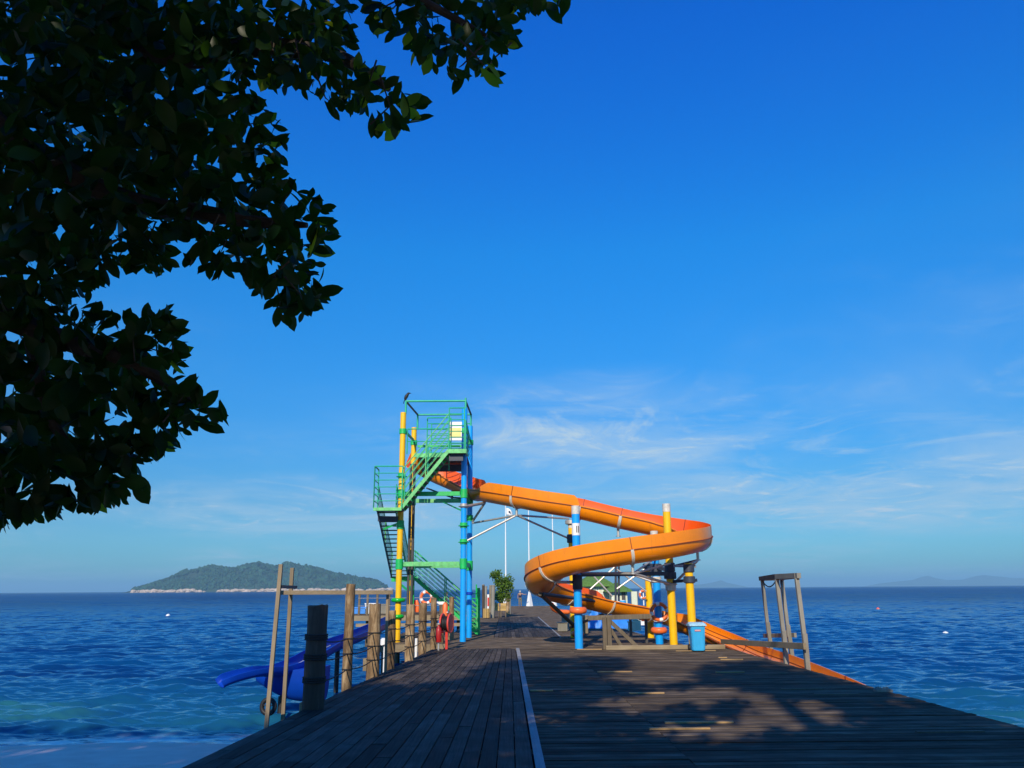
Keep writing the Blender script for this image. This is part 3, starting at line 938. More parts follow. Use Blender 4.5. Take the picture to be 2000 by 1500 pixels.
    # flight of stairs: two stringers, treads, sloped rails on both sides
    def flight(p, q, wvec, n, rails, rh, smat=M['green'], both=True):
        p, q, wv = Vector(p), Vector(q), Vector(wvec)
        for s in (0, 1):
            MB().bar(p + wv * s, q + wv * s, .045, .13).build('stringer', smat if s == 0 else M['green'], t)
        run = Vector((q.x - p.x, q.y - p.y, 0)).normalized()
        for k in range(n):
            c_ = p.lerp(q, (k + .5) / n) + wv * .5
            side = abs(wv.x) > abs(wv.y)
            sz = (wv.length - .06, .24, .035) if side else (.24, wv.length - .06, .035)
            MB().box(c_, sz).build('tread', M['pipe_dark'], t)
        for s in ((0, 1) if both else (0,)):
            mb = MB()
            for k in range(rails):
                z = Vector((0, 0, rh * (k + 1) / rails))
                mb.tube([p + wv * s + z, q + wv * s + z], .024 if k == rails - 1 else .015, 6)
            for f_ in (0.0, .5, 1.0):
                b = p.lerp(q, f_) + wv * s
                mb.tube([b, b + Vector((0, 0, rh))], .024, 6)
            mb.build('stair_railing', M['teal'] if s else M['green_pale'], t)
    # upper flight across the front
    p3 = P(784, 992, 30.6); q3 = P(877, 879, 30.6)
    flight(p3, q3, (0, .85, 0), 12, 5, Zat(785, 912, 30.6) - p3.z - .1, M['green_pale'])
    # half landing and its railing
    zl = p3.z
    xl0, xl1 = -5.02, p3.x + .02
    MB().box(((xl0 + xl1) / 2, 31.0, zl - .03), (xl1 - xl0, .95, .06)).build('half_landing', M['pipe_dark'], t)
    beam((xl0, 30.52, zl - .05), (xl1, 30.52, zl - .05), M['green_pale'], .05, .12)
    beam((xl0 + .06, 31.3, zl - .34), (xa - .1, 31.5, zl - .34), M['dark_steel'], .1, .2)
    railing((xl0, 30.55, zl), (xl1, 30.55, zl), Zat(760, 911, 30.6) - zl, 6)
    railing((xl0, 30.55, zl), (xl0, 31.5, zl), Zat(760, 911, 30.6) - zl, 6)
    MB().bar((xl0 + .3, 31.2, zl - .75), (xa - .1, 31.5, Zat(780, 1023, y0)), .06, .07).build('brace', M['green'], t)
    # middle flight along the left side, rising towards the viewer
    zl1 = Zat(775, 1126, 36.2)
    flight((xl0, 36.0, zl1), (xl0, 31.5, zl), (.72, 0, 0), 16, 5, 1.0, M['dark_steel'])
    MB().box((xl0 + .45, 36.6, zl1 - .03), (1.0, 1.25, .06)).build('half_landing', M['pipe_dark'], t)
    beam((xl0, 36.0, zl1 - .12), (xl0 + .95, 36.0, zl1 - .12), M['green'], .06, .2)
    MB().bar((xl0 + .1, 36.1, zl1 - .1), (xa2 - .1, y1, zl1 - .6), .06, .07).build('brace', M['green'], t)
    for xx in (xl0 + .15, xl0 + .85):
        MB().tube([(xx, 37.0, -.02), (xx, 37.0, zl1 - .05)], .05, 8).build('frame_post', M['green'], t)
    # lower flight along the back
    p1 = Vector((P(932, 1232, 36.2).x, 36.15, .05)); q1 = Vector((P(806, 1116, 36.2).x, 36.15, zl1))
    flight(p1, q1, (0, .85, 0), 12, 6, 1.15, M['green'])
    mb = MB()
    xe = p1.x + .05
    for k in range(7): mb.tube([(xe - .55, 36.2, .5 + .2 * k), (xe + .02, 36.2, .5 + .2 * k)], .018, 6)
    mb.tube([(xe, 36.2, 0), (xe, 36.2, 1.95)], .075, 8); mb.tube([(xe - .12, 36.95, 0), (xe - .12, 36.95, 2.1)], .03, 8)
    mb.build('newel_railing', M['green'], t)
    # dark water pipes beside the yellow pole
    for dx in (0.30, .43):
        MB().tube([(xa + dx, y0 + .55, -.02), (xa + dx, y0 + .55, Zat(795, 905, 32))], .055, 10).build('water_pipe', M['pipe_dark'], t)
    # joint seams on the lower blue pole
    # green float rings round the near yellow pole
    for k, py in enumerate((1172, 1204)):
        z = Zat(777, py, y0)
        o = MB().torus((xa, y0, z), .19 if k == 0 else .15, .085, squash=.9).build('float_ring', M['green_ring'], loc=(0, 0, 0))
        tag(o, ('bigger upper' if k == 0 else 'smaller lower') + ' green float ring around the yellow tower pole', 'float ring', 'green float rings on the tower')
    return xa, xb, xa2, xb2, ztop, zf, t
TXA, TXB, TXA2, TXB2, TZ, TZF, TOWER = build_tower()

# a crow on the corner of the top frame
def build_bird():
    x, y, z = TXA + .10, TW_Y0, TZF + .0
    b = empty('bird', (x, y, z), 'small black crow perched on the top corner of the slide tower', 'bird')
    MB().tube([(x - .03, y, z + .02), (x - .04, y, z + .10), (x + .0, y, z + .20), (x + .05, y, z + .28), (x + .085, y, z + .33), (x + .15, y, z + .335), (x + .20, y, z + .325)],
              [.012, .055, .075, .055, .045, .02, .004], 10).build('body', M['black'], b)
    MB().add([(x - .06, y - .03, z + .12), (x - .06, y + .03, z + .12), (x - .12, y + .04, z - .10), (x - .12, y - .04, z - .10), (x - .04, y, z + .10), (x - .10, y, z - .10)],
             [(0, 1, 2, 3), (0, 3, 5, 4), (1, 4, 5, 2), (0, 4, 1), (3, 2, 5)]).build('tail', M['black'], b)
    for s in (-1, 1):
        MB().tube([(x, y + s * .025, z), (x, y + s * .025, z + .1)], .007, 6).build('leg', M['black'], b)
build_bird()

# ================================================================== water slide
def build_slide():
    ctl_px = [(806, 897, 35.6), (845, 921, 36.2), (883, 938, 36.0), (914, 951, 35.2), (934, 957, 34.0), (958, 961, 33.0), (1010, 970, 32.0), (1070, 981, 31.3),
              (1135, 992, 30.9), (1212, 1010, 30.7), (1288, 1026, 30.5), (1340, 1038, 29.8), (1362, 1048, 28.4), (1345, 1056, 27.0), (1290, 1066, 26.3),
              (1230, 1075, 26.1), (1141, 1090, 26.3), (1087, 1105, 26.9), (1056, 1123, 27.9), (1058, 1140, 29.2), (1088, 1153, 30.4), (1136, 1164, 31.2),
              (1178, 1174, 31.7), (1226, 1183, 32.1), (1270, 1191, 32.4), (1310, 1201, 32.2), (1333, 1211, 31.3)]
    ctl = [P(*c) for c in ctl_px]
    ctl += [V(7.50, 29.4, .22), V(7.74, 27.2, -.03), V(7.78, 24.6, -.12), V(7.79, 22.0, -.25), V(7.79, 19.2, -.45), V(7.79, 16.5, -.80)]
    n = len(ctl)
    def cr(tt):
        i = min(int(tt), n - 2); u = tt - i
        p0, p1, p2, p3 = ctl[max(i - 1, 0)], ctl[i], ctl[i + 1], ctl[min(i + 2, n - 1)]
        return .5 * ((2 * p1) + (-p0 + p2) * u + (2 * p0 - 5 * p1 + 4 * p2 - p3) * u * u + (-p0 + 3 * p1 - 3 * p2 + p3) * u ** 3)
    def frame(tt):
        a, b = cr(max(tt - .05, 0)), cr(min(tt + .05, n - 1.0001))
        d = (b - a).normalized()
        s = d.cross(Vector((0, 0, 1))).normalized()
        return cr(tt), d, s, s.cross(d)
    def sm(x, a, b):
        u = min(1, max(0, (x - a) / (b - a))); return u * u * (3 - 2 * u)
    W, D, TH = .50, .44, .028
    def hL(t): return .05 + .34 * (1 - sm(t, 3.4, 4.0)) + (.34 * sm(t, 7.2, 7.8)) * (1 - sm(t, 21.9, 22.6)) + .06 * sm(t, 25, 26)
    def hR(t): return .05 + .34 * sm(t, 4.7, 5.3) * (1 - sm(t, 7.86, 8.0))
    root = empty('water_slide', (4.2, 29.0, 0), 'winding orange water slide flume on blue and yellow pipe columns over the deck', 'water slide')
    def profile(t, w, d, extra=0):
        pts = [(-w, hL(t) + extra), (-w, 0)]
        for k in range(1, 10):
            a = math.pi + math.pi * k / 10
            pts.append((w * math.cos(a), d * math.sin(a)))
        pts += [(w, 0), (w, hR(t) + extra)]
        return pts
    def sweep(mb, t0, t1, prof_fn, step=.09, closed=True, caps=True):
        k = max(2, int((t1 - t0) / step) + 1)
        rows = []
        for i in range(k + 1):
            tt = t0 + (t1 - t0) * i / k
            p, d, s, u = frame(min(tt, n - 1.001))
            rows.append([p + s * a + u * b for a, b in prof_fn(tt)])
        m_ = len(rows[0]); vs = [v for r_ in rows for v in r_]; fs = []
        for i in range(k):
            for j in range(m_ if closed else m_ - 1):
                j2 = (j + 1) % m_
                fs.append((i * m_ + j, (i + 1) * m_ + j, (i + 1) * m_ + j2, i * m_ + j2))
        mb.add(vs, fs, True)
        if caps:
            o = len(mb.v) - len(vs); h = m_ // 2
            for r_, flip in ((0, False), (k, True)):
                for j in range(h - 1):
                    f = (o + r_ * m_ + j, o + r_ * m_ + j + 1, o + r_ * m_ + m_ - 2 - j, o + r_ * m_ + m_ - 1 - j)
                    mb.f.append(f if flip else f[::-1]); mb.smooth.append(False)
    cuts = [0, 2.0, 4.0, 6.05, 8.0, 9.0, 10.6, 12.35, 15.0, 17.2, 18.8, 20.4, 22.2, 24.0, 26.0, 27.5, 29.0, 30.5, 32.0]
    for a, b in zip(cuts[:-1], cuts[1:]):
        mb = MB()
        def prof(t):
            o_ = profile(t, W, D); i_ = profile(t, W - TH, D - TH, -.001)
            return o_ + i_[::-1]
        sweep(mb, a + .004, min(b - .004, n - 1.01), prof)
        sec = mb.build('flume_section', M['orange'], root)
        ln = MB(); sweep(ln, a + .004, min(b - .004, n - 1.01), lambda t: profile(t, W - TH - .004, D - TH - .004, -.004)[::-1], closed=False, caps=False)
        ln.build('liner', M['orange_in'] if a < 24 else M['orange'], sec)  # added inner skin, its red stands for bounced light; tail stays plain orange
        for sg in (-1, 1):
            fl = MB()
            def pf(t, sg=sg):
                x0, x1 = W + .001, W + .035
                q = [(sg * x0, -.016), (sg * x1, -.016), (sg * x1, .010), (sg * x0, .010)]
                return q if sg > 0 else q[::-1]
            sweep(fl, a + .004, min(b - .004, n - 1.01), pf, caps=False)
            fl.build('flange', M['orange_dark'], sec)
        if a >= 26:      # grooves moulded along the splash-down chute
            for (gx, gz) in ((-(W - TH) * .97, -.10), (-(W - TH) * .84, -.22), (-(W - TH) * .60, -.32)):
                gr = MB()
                def pg(t, gx=gx, gz=gz): return [(gx - .012, gz - .012), (gx + .016, gz - .012), (gx + .016, gz + .012), (gx - .012, gz + .012)]
                sweep(gr, a + .004, min(b - .004, n - 1.01), pg, caps=False)
                gr.build('groove', M['orange_dark'], sec)
    # bolted straps round the joints
    for c in cuts[2:-4]:
        mb = MB()
        def ps(t):
            o_ = profile(t, W + .042, D + .042)[1:-1]; i_ = profile(t, W + .012, D + .012)[1:-1]
            return o_ + i_[::-1]
        sweep(mb, c - .035, c + .035, ps, .03)
        mb.build('joint_strap', M['steel_white'], root)
    for c in cuts[1:-1]:
        mb = MB()
        def pq(t):
            o_ = profile(t, W + .006, D + .006, .004); i_ = profile(t, W - TH - .009, D - TH - .009, .004)
            return o_ + i_[::-1]
        sweep(mb, c - .010, c + .010, pq, .02)
        mb.build('joint_seam', M['orange_dark'], root)
    # hangers below the middles
    def under(t): 
        p, d, s, u = frame(t); return p - u * (D + .04)
    hang = [6.05, 9.0, 15.0, 12.4]
    for t_ in hang:
        p = under(t_)
        MB().tube([p + V(0, 0, .06), p - V(0, 0, .22)], .05, 10).build('hanger', M['steel'], root)
        MB().lathe(p - V(0, 0, .25), [(.09, -.02), (.09, .02)], 12).build('hanger_plate', M['steel'], root)
    # columns
    rp = .134
    def column(px, py_base, py_top, Y, mat, cap=True, rr=rp):
        b = P(px, py_base, Y); x = b.x
        zt = P(px, py_top, Y).z
        MB().tube([(x, Y, -.03), (x, Y, zt - (.28 if cap else 0))], rr, 20).build('column', mat, root)
        if cap:
            MB().tube([(x, Y, zt - .28), (x, Y, zt)], rr + .004, 20).build('column_cap', M['steel_white'], root)
        return x, zt
    xA, zA = column(1131, 1258, 988, 27.35, M['blue_pole'])
    xB, zB = column(1316, 1256, 984, 28.1, M['yellow_pole'])
    xC, zC = column(1354, 1257, 1100, 27.3, M['yellow_pole'], False)
    xD, zD = column(1288, 1250, 1037, 29.4, M['blue_pole'])
    xE, zE = column(1271, 1235, 1104, 33.2, M['yellow_pole'], False)
    xF, zF = column(1121, 1236, 1018, 33.6, M['yellow_pole'])
    xH, zH = column(1128, 1230, 1150, 33.0, M['yellow_pole'], False, .1)
    cols_ = {'A': (xA, 27.35), 'B': (xB, 28.1), 'C': (xC, 27.3), 'D': (xD, 29.4), 'E': (xE, 33.2), 'F': (xF, 33.6)}
    def clamp(k, z, h, mat=M['dark_steel'], grow=.06):
        x, y = cols_[k]
        MB().lathe((x, y, z), [(rp + grow * .5, -h / 2), (rp + grow, -h / 2 + .02), (rp + grow, h / 2 - .02), (rp + grow * .5, h / 2)], 16).build('clamp', mat, root)
    zt = lambda px, py, Y: P(px, py, Y).z
    lab = MB().lathe((xA, 27.35, zt(1123, 1034, 27.35)), [(rp + .006, -.20), (rp + .006, .20)], 20).build('number_band', M['white'], root)
    MB().box((xA + .01, 27.35 - rp - .009, zt(1123, 1034, 27.35)), (.03, .006, .22)).build('painted_mark', M['pipe_dark'], lab)
    MB().box((xA + .07, 27.35 - rp + .004, zt(1123, 1034, 27.35)), (.03, .006, .22)).build('painted_mark', M['pipe_dark'], lab)
    clamp('A', zt(1127, 1137, 27.35), .48, M['dark_steel'], .03)
    clamp('B', zt(1303, 1108, 28.1), .30, grow=.05); clamp('B', zt(1306, 1124, 28.1), .24, grow=.08); clamp('B', zt(1309, 1147, 28.1), .22, M['steel_white'], .05)
    clamp('B', zt(1309, 1141, 28.1), .06, M['steel_white'], .10)
    clamp('C', zt(1350, 1110, 27.3), .26, grow=.05); clamp('C', zt(1351, 1132, 27.3), .22, grow=.06)
    clamp('D', zt(1282, 1132, 29.4), .2, M['steel_white'], .04); clamp('D', zt(1280, 1112, 29.4), .4, grow=.08)
    clamp('E', zt(1268, 1108, 33.2), .3, grow=.06); clamp('F', zt(1115, 1052, 33.6), .35, grow=.06); clamp('F', zt(1113, 1020, 33.6), .18, M['steel'], .12)
    # struts and trusses
    def strut(a, b, r=.045, mat=M['steel'], nm='strut'):
        MB().tube([P(*a) if len(a) == 3 and a[0] > 100 else Vector(a), P(*b) if len(b) == 3 and b[0] > 100 else Vector(b)], r, 8).build(nm, mat, root)
    j = under(6.05) - V(0, 0, .25)
    jt = (j.x, j.y, j.z)
    for b in ((TXB2 + .1, TW_Y1, zt(918, 1022, 34.2)), (TXB + .1, TW_Y0, zt(906, 1057, 31.6)), (xF - .1, 33.6, zt(1112, 1052, 33.6)), (xF - .1, 33.6, zt(1112, 1013, 33.6))):
        strut(jt, b, .042)
    # arm from the tower to the first flume joint
    j4 = under(4.7)
    strut((j4.x, j4.y, j4.z), (TXB + .1, TW_Y0, zt(905, 989, 31.6)), .06)
    strut((j4.x, j4.y, j4.z), (TXB2 + .1, TW_Y1, zt(918, 1020, 34.2)), .05)
    j2 = under(2.2)
    strut((j2.x, j2.y, j2.z + .05), (j2.x + .1, TW_Y1, 5.62), .05, M['dark_steel'])
    for s in (-1, 1): strut((j2.x, j2.y - .3, j2.z - .28), (j2.x + s * 1.15, j2.y - .3, j2.z + (.15 if s < 0 else -.35)), .035, M['dark_steel'])
    # dark truss under the front leg
    zb = zt(1230, 1122, 28.0)
    MB().bar((xA, 27.5, zb), (xB + .1, 28.0, zb + .02), .12, .14).build('truss_beam', M['dark_steel'], root)
    MB().bar((xF, 33.5, zb + .7), (xE, 33.3, zb + .72), .10, .10).build('truss_beam', M['dark_steel'], root)
    MB().bar((xE, 33.2, zb + .95), (xC + 1.3, 33.0, zb + .95), .08, .10).build('truss_beam', M['steel'], root)
    MB().bar((xB, 28.1, zt(1304, 1105, 28.1)), (xC + .25, 27.35, zt(1360, 1106, 27.3)), .07, .09).build('truss_beam', M['steel'], root)
    MB().bar((xB, 28.1, zt(1306, 1136, 28.1)), (xC + .25, 27.35, zt(1360, 1133, 27.3)), .09, .10).build('truss_beam', M['dark_steel'], root)
    MB().bar((xB, 28.0, zb + .1), (xD, 29.4, zb + .3), .10, .12).build('truss_beam', M['dark_steel'], root)
    MB().bar((xD, 29.4, zt(1280, 1112, 29.4)), (xE, 33.2, zt(1268, 1108, 33.2)), .08, .10).build('truss_beam', M['dark_steel'], root)
    jm = under(15.0) - V(0, 0, .25)
    strut((jm.x, jm.y, jm.z), (xB, 28.0, zt(1309, 1141, 28.1)), .045); strut((jm.x, jm.y, jm.z), (xB, 27.95, zb + .35), .035)
    strut((jm.x, jm.y, jm.z), (xA + .1, 27.4, zb + .05), .04); strut((jm.x, jm.y, jm.z), (xD, 29.3, zb + .6), .035)
    je = under(12.4) - V(0, 0, .25)
    strut((je.x, je.y, je.z), (xB + .1, 28.1, zt(1310, 1141, 28.1)), .045); strut((je.x, je.y, je.z), (xC, 27.4, zt(1351, 1104, 27.3)), .045)
    strut((je.x, je.y, je.z), (xB + .1, 28.1, zt(1304, 1106, 28.1)), .035, M['dark_steel'])
    for a, b in (((1145, 1158, 32.5), (1200, 1108, 32.5)), ((1150, 1115, 32.5), (1196, 1165, 32.5)), ((1205, 1112, 32.5), (1262, 1155, 32.5)), ((1205, 1150, 32.5), (1258, 1112, 32.5)),
                 ((1228, 1120, 30.5), (1290, 1142, 30.0))):
        strut(a, b, .035, M['steel'])
    for px in (1202.5, 1208.5):
        strut((px, 1106, 33), (px, 1174, 33), .045, M['dark_steel'])
    # struts of the lower return leg
    jl = under(18.2) - V(0, 0, .1)
    strut((jl.x, jl.y, jl.z), (xH, 33.0, .35), .07, M['timber_brown']); 
    strut((jl.x + .1, jl.y, jl.z), (xA + 1.9, 32.4, jl.z - .42), .06, M['dark_steel'])
    p17 = under(17.2)
    strut((p17.x, p17.y, p17.z), (xA - .02, 27.5, zt(1127, 1137, 27.35)), .05)
    strut((xA + .1, 32.4, .42), (xA + 1.7, 33.5, .95), .05, M['timber_brown'])
    # orange float rings pushed over the columns
    spec = [('A', zt(1128, 1192, 27.35), .30, .125, 'orange float ring high on the front blue column', M['orange_buoy']),
            ('H', zt(1122, 1238, 33.0), .26, .12, 'orange float ring low behind the front blue column', M['orange_buoy']),
            ('D', zt(1287, 1231, 29.4), .32, .11, 'orange float ring around the foot of the rear blue column', M['orange_buoy'])]
    cols_['H'] = (xH, 33.0)
    for k, z, Rm, r_, lb, m_ in spec:
        x, y = cols_[k]
        o = MB().torus((x, y, z), .205 if k != 'H' else .17, .085, squash=1.25).build('float_ring', m_, loc=(0, 0, 0))
        tag(o, lb, 'float ring', 'orange float rings on the slide columns')
    return cols_, root
SC, SLIDE = build_slide()

# ================================================================== things on and beside the jetty
# ------------------------------------------------------------------ rough posts with ropes along the left edge
POSTS = [  # px left, px right, py top, py base, label
    (587, 625, 1183, 1387, 'thick dark timber post with rope wound round it, nearest on the walkway edge'),
    (666, 684, 1141, 1345, 'slim tall brown post right behind the thick dark post'),
    (714, 738, 1180, 1322, 'broad weathered post with split light brown face, third along the roped edge'),
    (754, 769, 1193, 1306, 'short brown post beside a white pipe, fourth along the roped edge'),
    (790, 807, 1181, 1290, 'post with rounded worn top just right of the yellow tower pole, fifth along the edge'),
    (816, 831, 1178, 1276, 'gnarled post in front of the red lifebuoy, sixth along the roped edge'),
    (840, 851, 1168, 1265, 'tall gnarled post left of the red hose reel'),
    (857, 866, 1178, 1254, 'short post with a white top behind the red hose reel'),
    (876, 886, 1166, 1249, 'last roped post, left of the blue tower poles')]
post_axis = []
def rough_post(name, x, y, z0, h, r, mat, seed, lean=0.0, parent=None):
    rn = random.Random(seed); seg, rows = 14, 16
    vs = []; fs = []
    for j in range(rows + 1):
        z = z0 + h * j / rows
        for k in range(seg):
            a = 2 * math.pi * k / seg
            nzv = mnoise.noise(Vector((math.cos(a) * 1.5 + seed, math.sin(a) * 1.5, z * 1.3)))
            nz2 = mnoise.noise(Vector((math.cos(a) * 4 + seed, math.sin(a) * 4, z * 2.0 + 5)))
            rr = r * (1 + .10 * nzv + .07 * nz2) * (1.04 - .08 * j / rows)
            zz = z if j < rows else z + r * .25 * mnoise.noise(Vector((math.cos(a) * 2 + seed, math.sin(a) * 2, 3)))
            vs.append((x + lean * (z - z0) + rr * math.cos(a), y + rr * math.sin(a), zz))
    for j in range(rows):
        for k in range(seg):
            k2 = (k + 1) % seg
            fs.append((j * seg + k, j * seg + k2, (j + 1) * seg + k2, (j + 1) * seg + k))
    mb = MB(); mb.add(vs, fs, True)
    o = len(mb.v) - len(vs)
    mb.v.append((x + lean * h, y, z0 + h - .01)); c = len(mb.v) - 1
    for k in range(seg): mb.f.append((o + rows * seg + k, o + rows * seg + (k + 1) % seg, c)); mb.smooth.append(False)
    return mb.build(name, mat, parent, loc=(x, y, z0) if parent is None else None)
for i, (xa, xb, yt, yb, lb) in enumerate(POSTS):
    g = G((xa + xb) / 2, yb)
    Y = g.y
    r = (xb - xa) / 2 * Y / F_PX
    h = P((xa + xb) / 2, yt, Y).z
    root = empty('rope_post', (g.x, Y + r, 0), lb, 'post', 'posts along the roped walkway edge')
    rough_post('shaft', g.x, Y + r, -.30, h + .30, r, M['post_dark'] if i == 0 else M['post'], 10 + i * 3, 0.0, root)
    post_axis.append((g.x, Y + r, r, h))
    if i == 0:
        for zc in (.42, .78, 1.10):
            for k in range(3):
                MB().torus((g.x, Y + r, zc + .035 * k), r + .012, .016, seg=22, ring=6).build('rope_wrap', M['rope'], root)
    else:
        for zc in (.36, .66, .95):
            if zc < h - .2: MB().torus((g.x, Y + r, zc), r + .008, .013, seg=20, ring=6).build('rope_wrap', M['rope'], root)
# ropes sag between neighbouring posts, three lines each
names3 = ('bottom', 'middle', 'top')
ordn = ('first', 'second', 'third', 'fourth', 'fifth', 'sixth', 'seventh', 'eighth')
for i in range(len(post_axis) - 1):
    a, b = post_axis[i], post_axis[i + 1]
    for k, zc in enumerate((.36, .66, .95)):
        za = (.42, .78, 1.10)[k] if i == 0 else zc
        pts = []
        for s in range(9):
            u = s / 8
            pts.append((a[0] + (b[0] - a[0]) * u, a[1] + a[2] * .0 + (b[1] - a[1]) * u, za + (zc - za) * u - .06 * 4 * u * (1 - u)))
        o = MB().tube(pts, .012, 6).build('rope', M['rope'])
        tag(o, '%s dark rope of the %s gap between the walkway edge posts' % (names3[k], ordn[i]), 'rope', 'ropes between the walkway posts')
# small timber blocks and white pipes at post feet
for (px, py, sz, m_, nm, lb, cat) in ((586, 1385, (.10, .12, .16), 'timber_x', 'timber_block', 'small timber block at the foot of the thick dark post', 'block'),
                                (711, 1305, (.10, .2, .3), 'timber_x', 'timber_block', 'timber block behind the broad weathered post', 'block'),
                                (872, 1249, (.16, .12, .16), 'timber_x', 'timber_block', 'pale timber block at the foot of the last roped post', 'block')):
    g = G(px, py)
    o = MB().box((g.x, g.y + .2, sz[2] / 2 - .08), sz).build(nm, M[m_], loc=(0, 0, 0), bevel=.01); tag(o, lb, cat)
for (px, py, pt, lb) in ((750, 1306, 1250, 'white plastic pipe beside the short fourth post'), (812, 1275, 1247, 'white plastic pipe leaning on the gnarled sixth post')):
    g = G(px, py); zt_ = P(px, pt, g.y).z
    root = empty('white_pipe', (g.x, g.y + .1, 0), lb, 'pipe')
    MB().tube([(g.x, g.y + .1, -.25), (g.x, g.y + .1, zt_)], .045, 10).build('pipe', M['white'], root)
    if px == 750: MB().lathe((g.x - .03, g.y + .1, zt_ - .16), [(.05, 0), (.10, .03), (.10, .16), (.06, .2)], 12).build('pipe_cap', M['white'], root)

# ------------------------------------------------------------------ timber mooring frame at the left
def build_left_frame():
    Y = 18.6
    root = empty('mooring_gantry', tuple(G(520, 1408, ZW)), 'leaning timber frame with two tall legs and a long beam, left of the walkway', 'timber frame')
    a0, a1 = P(519, 1410, Y) - V(0, 0, .9), P(549, 1102, Y)
    b0, b1 = P(553, 1395, Y + 1.1) - V(0, 0, 1.0), P(571, 1109, Y + 1.1)
    for a, b in ((a0, a1), (b0, b1)):
        MB().bar(a, b, .085, .085, (0, 1, 0)).build('leg', M['timber'], root, bevel=.006)
    p, q = P(543, 1157.5, Y + .1), P(767, 1157, 20.0)
    xq = P(756, 1200, q.y + .1).x
    MB().bar((xq, q.y + .1, -2.2), (xq, q.y + .1, q.z - .052), .06, .06, (0, 1, 0)).build('leg', M['timber'], root)
    MB().bar(p, q, .06, .095).build('beam', M['timber_x'], root, bevel=.006)
    MB().bar(P(549, 1146, Y + .05), P(578, 1147, Y + 1.0), .07, .07).build('cross_piece', M['dark_steel'], root)
    MB().bar(P(549, 1157, Y + .15), P(571, 1158, Y + 1.2), .08, .08).build('cross_piece', M['timber_x'], root)
build_left_frame()

# ------------------------------------------------------------------ blue slide below the walkway edge
def trough(mb, pts, w, d, th=.03, wall=.12, seg=10):
    pts = [Vector(p) for p in pts]; n = len(pts); rows = []
    for i, p in enumerate(pts):
        t = (pts[min(i + 1, n - 1)] - pts[max(i - 1, 0)]).normalized()
        s = t.cross(Vector((0, 0, 1))).normalized(); u = s.cross(t)
        ww = w[i] if isinstance(w, list) else w; dd = d[i] if isinstance(d, list) else d
        def pr(e):
            r_ = [(-(ww - e), wall)]
            for k in range(seg + 1):
                a = math.pi + math.pi * k / seg
                r_.append(((ww - e) * math.cos(a), (dd - e) * math.sin(a)))
            return r_ + [((ww - e), wall)]
        o_ = pr(0) + pr(th)[::-1]
        rows.append([p + s * a + u * b for a, b in o_])
    m = len(rows[0]); fs = []
    for i in range(n - 1):
        for j in range(m):
            j2 = (j + 1) % m
            fs.append((i * m + j, (i + 1) * m + j, (i + 1) * m + j2, i * m + j2))
    base = len(mb.v)
    mb.add([v for r_ in rows for v in r_], fs, True)
    h = m // 2
    for r_, fl in ((0, False), (n - 1, True)):
        for j in range(h - 1):
            f = (base + r_ * m + j, base + r_ * m + j + 1, base + r_ * m + m - 2 - j, base + r_ * m + m - 1 - j)
            mb.f.append(f if fl else f[::-1]); mb.smooth.append(False)
def spline(c, per=8):
    c = [Vector(p) for p in c]; n = len(c); out = []
    for i in range(n - 1):
        p0, p1, p2, p3 = c[max(i - 1, 0)], c[i], c[i + 1], c[min(i + 2, n - 1)]
        for k in range(per):
            u = k / per
            out.append(.5 * ((2 * p1) + (-p0 + p2) * u + (2 * p0 - 5 * p1 + 4 * p2 - p3) * u * u + (-p0 + 3 * p1 - 3 * p2 + p3) * u ** 3))
    out.append(c[-1]); return out
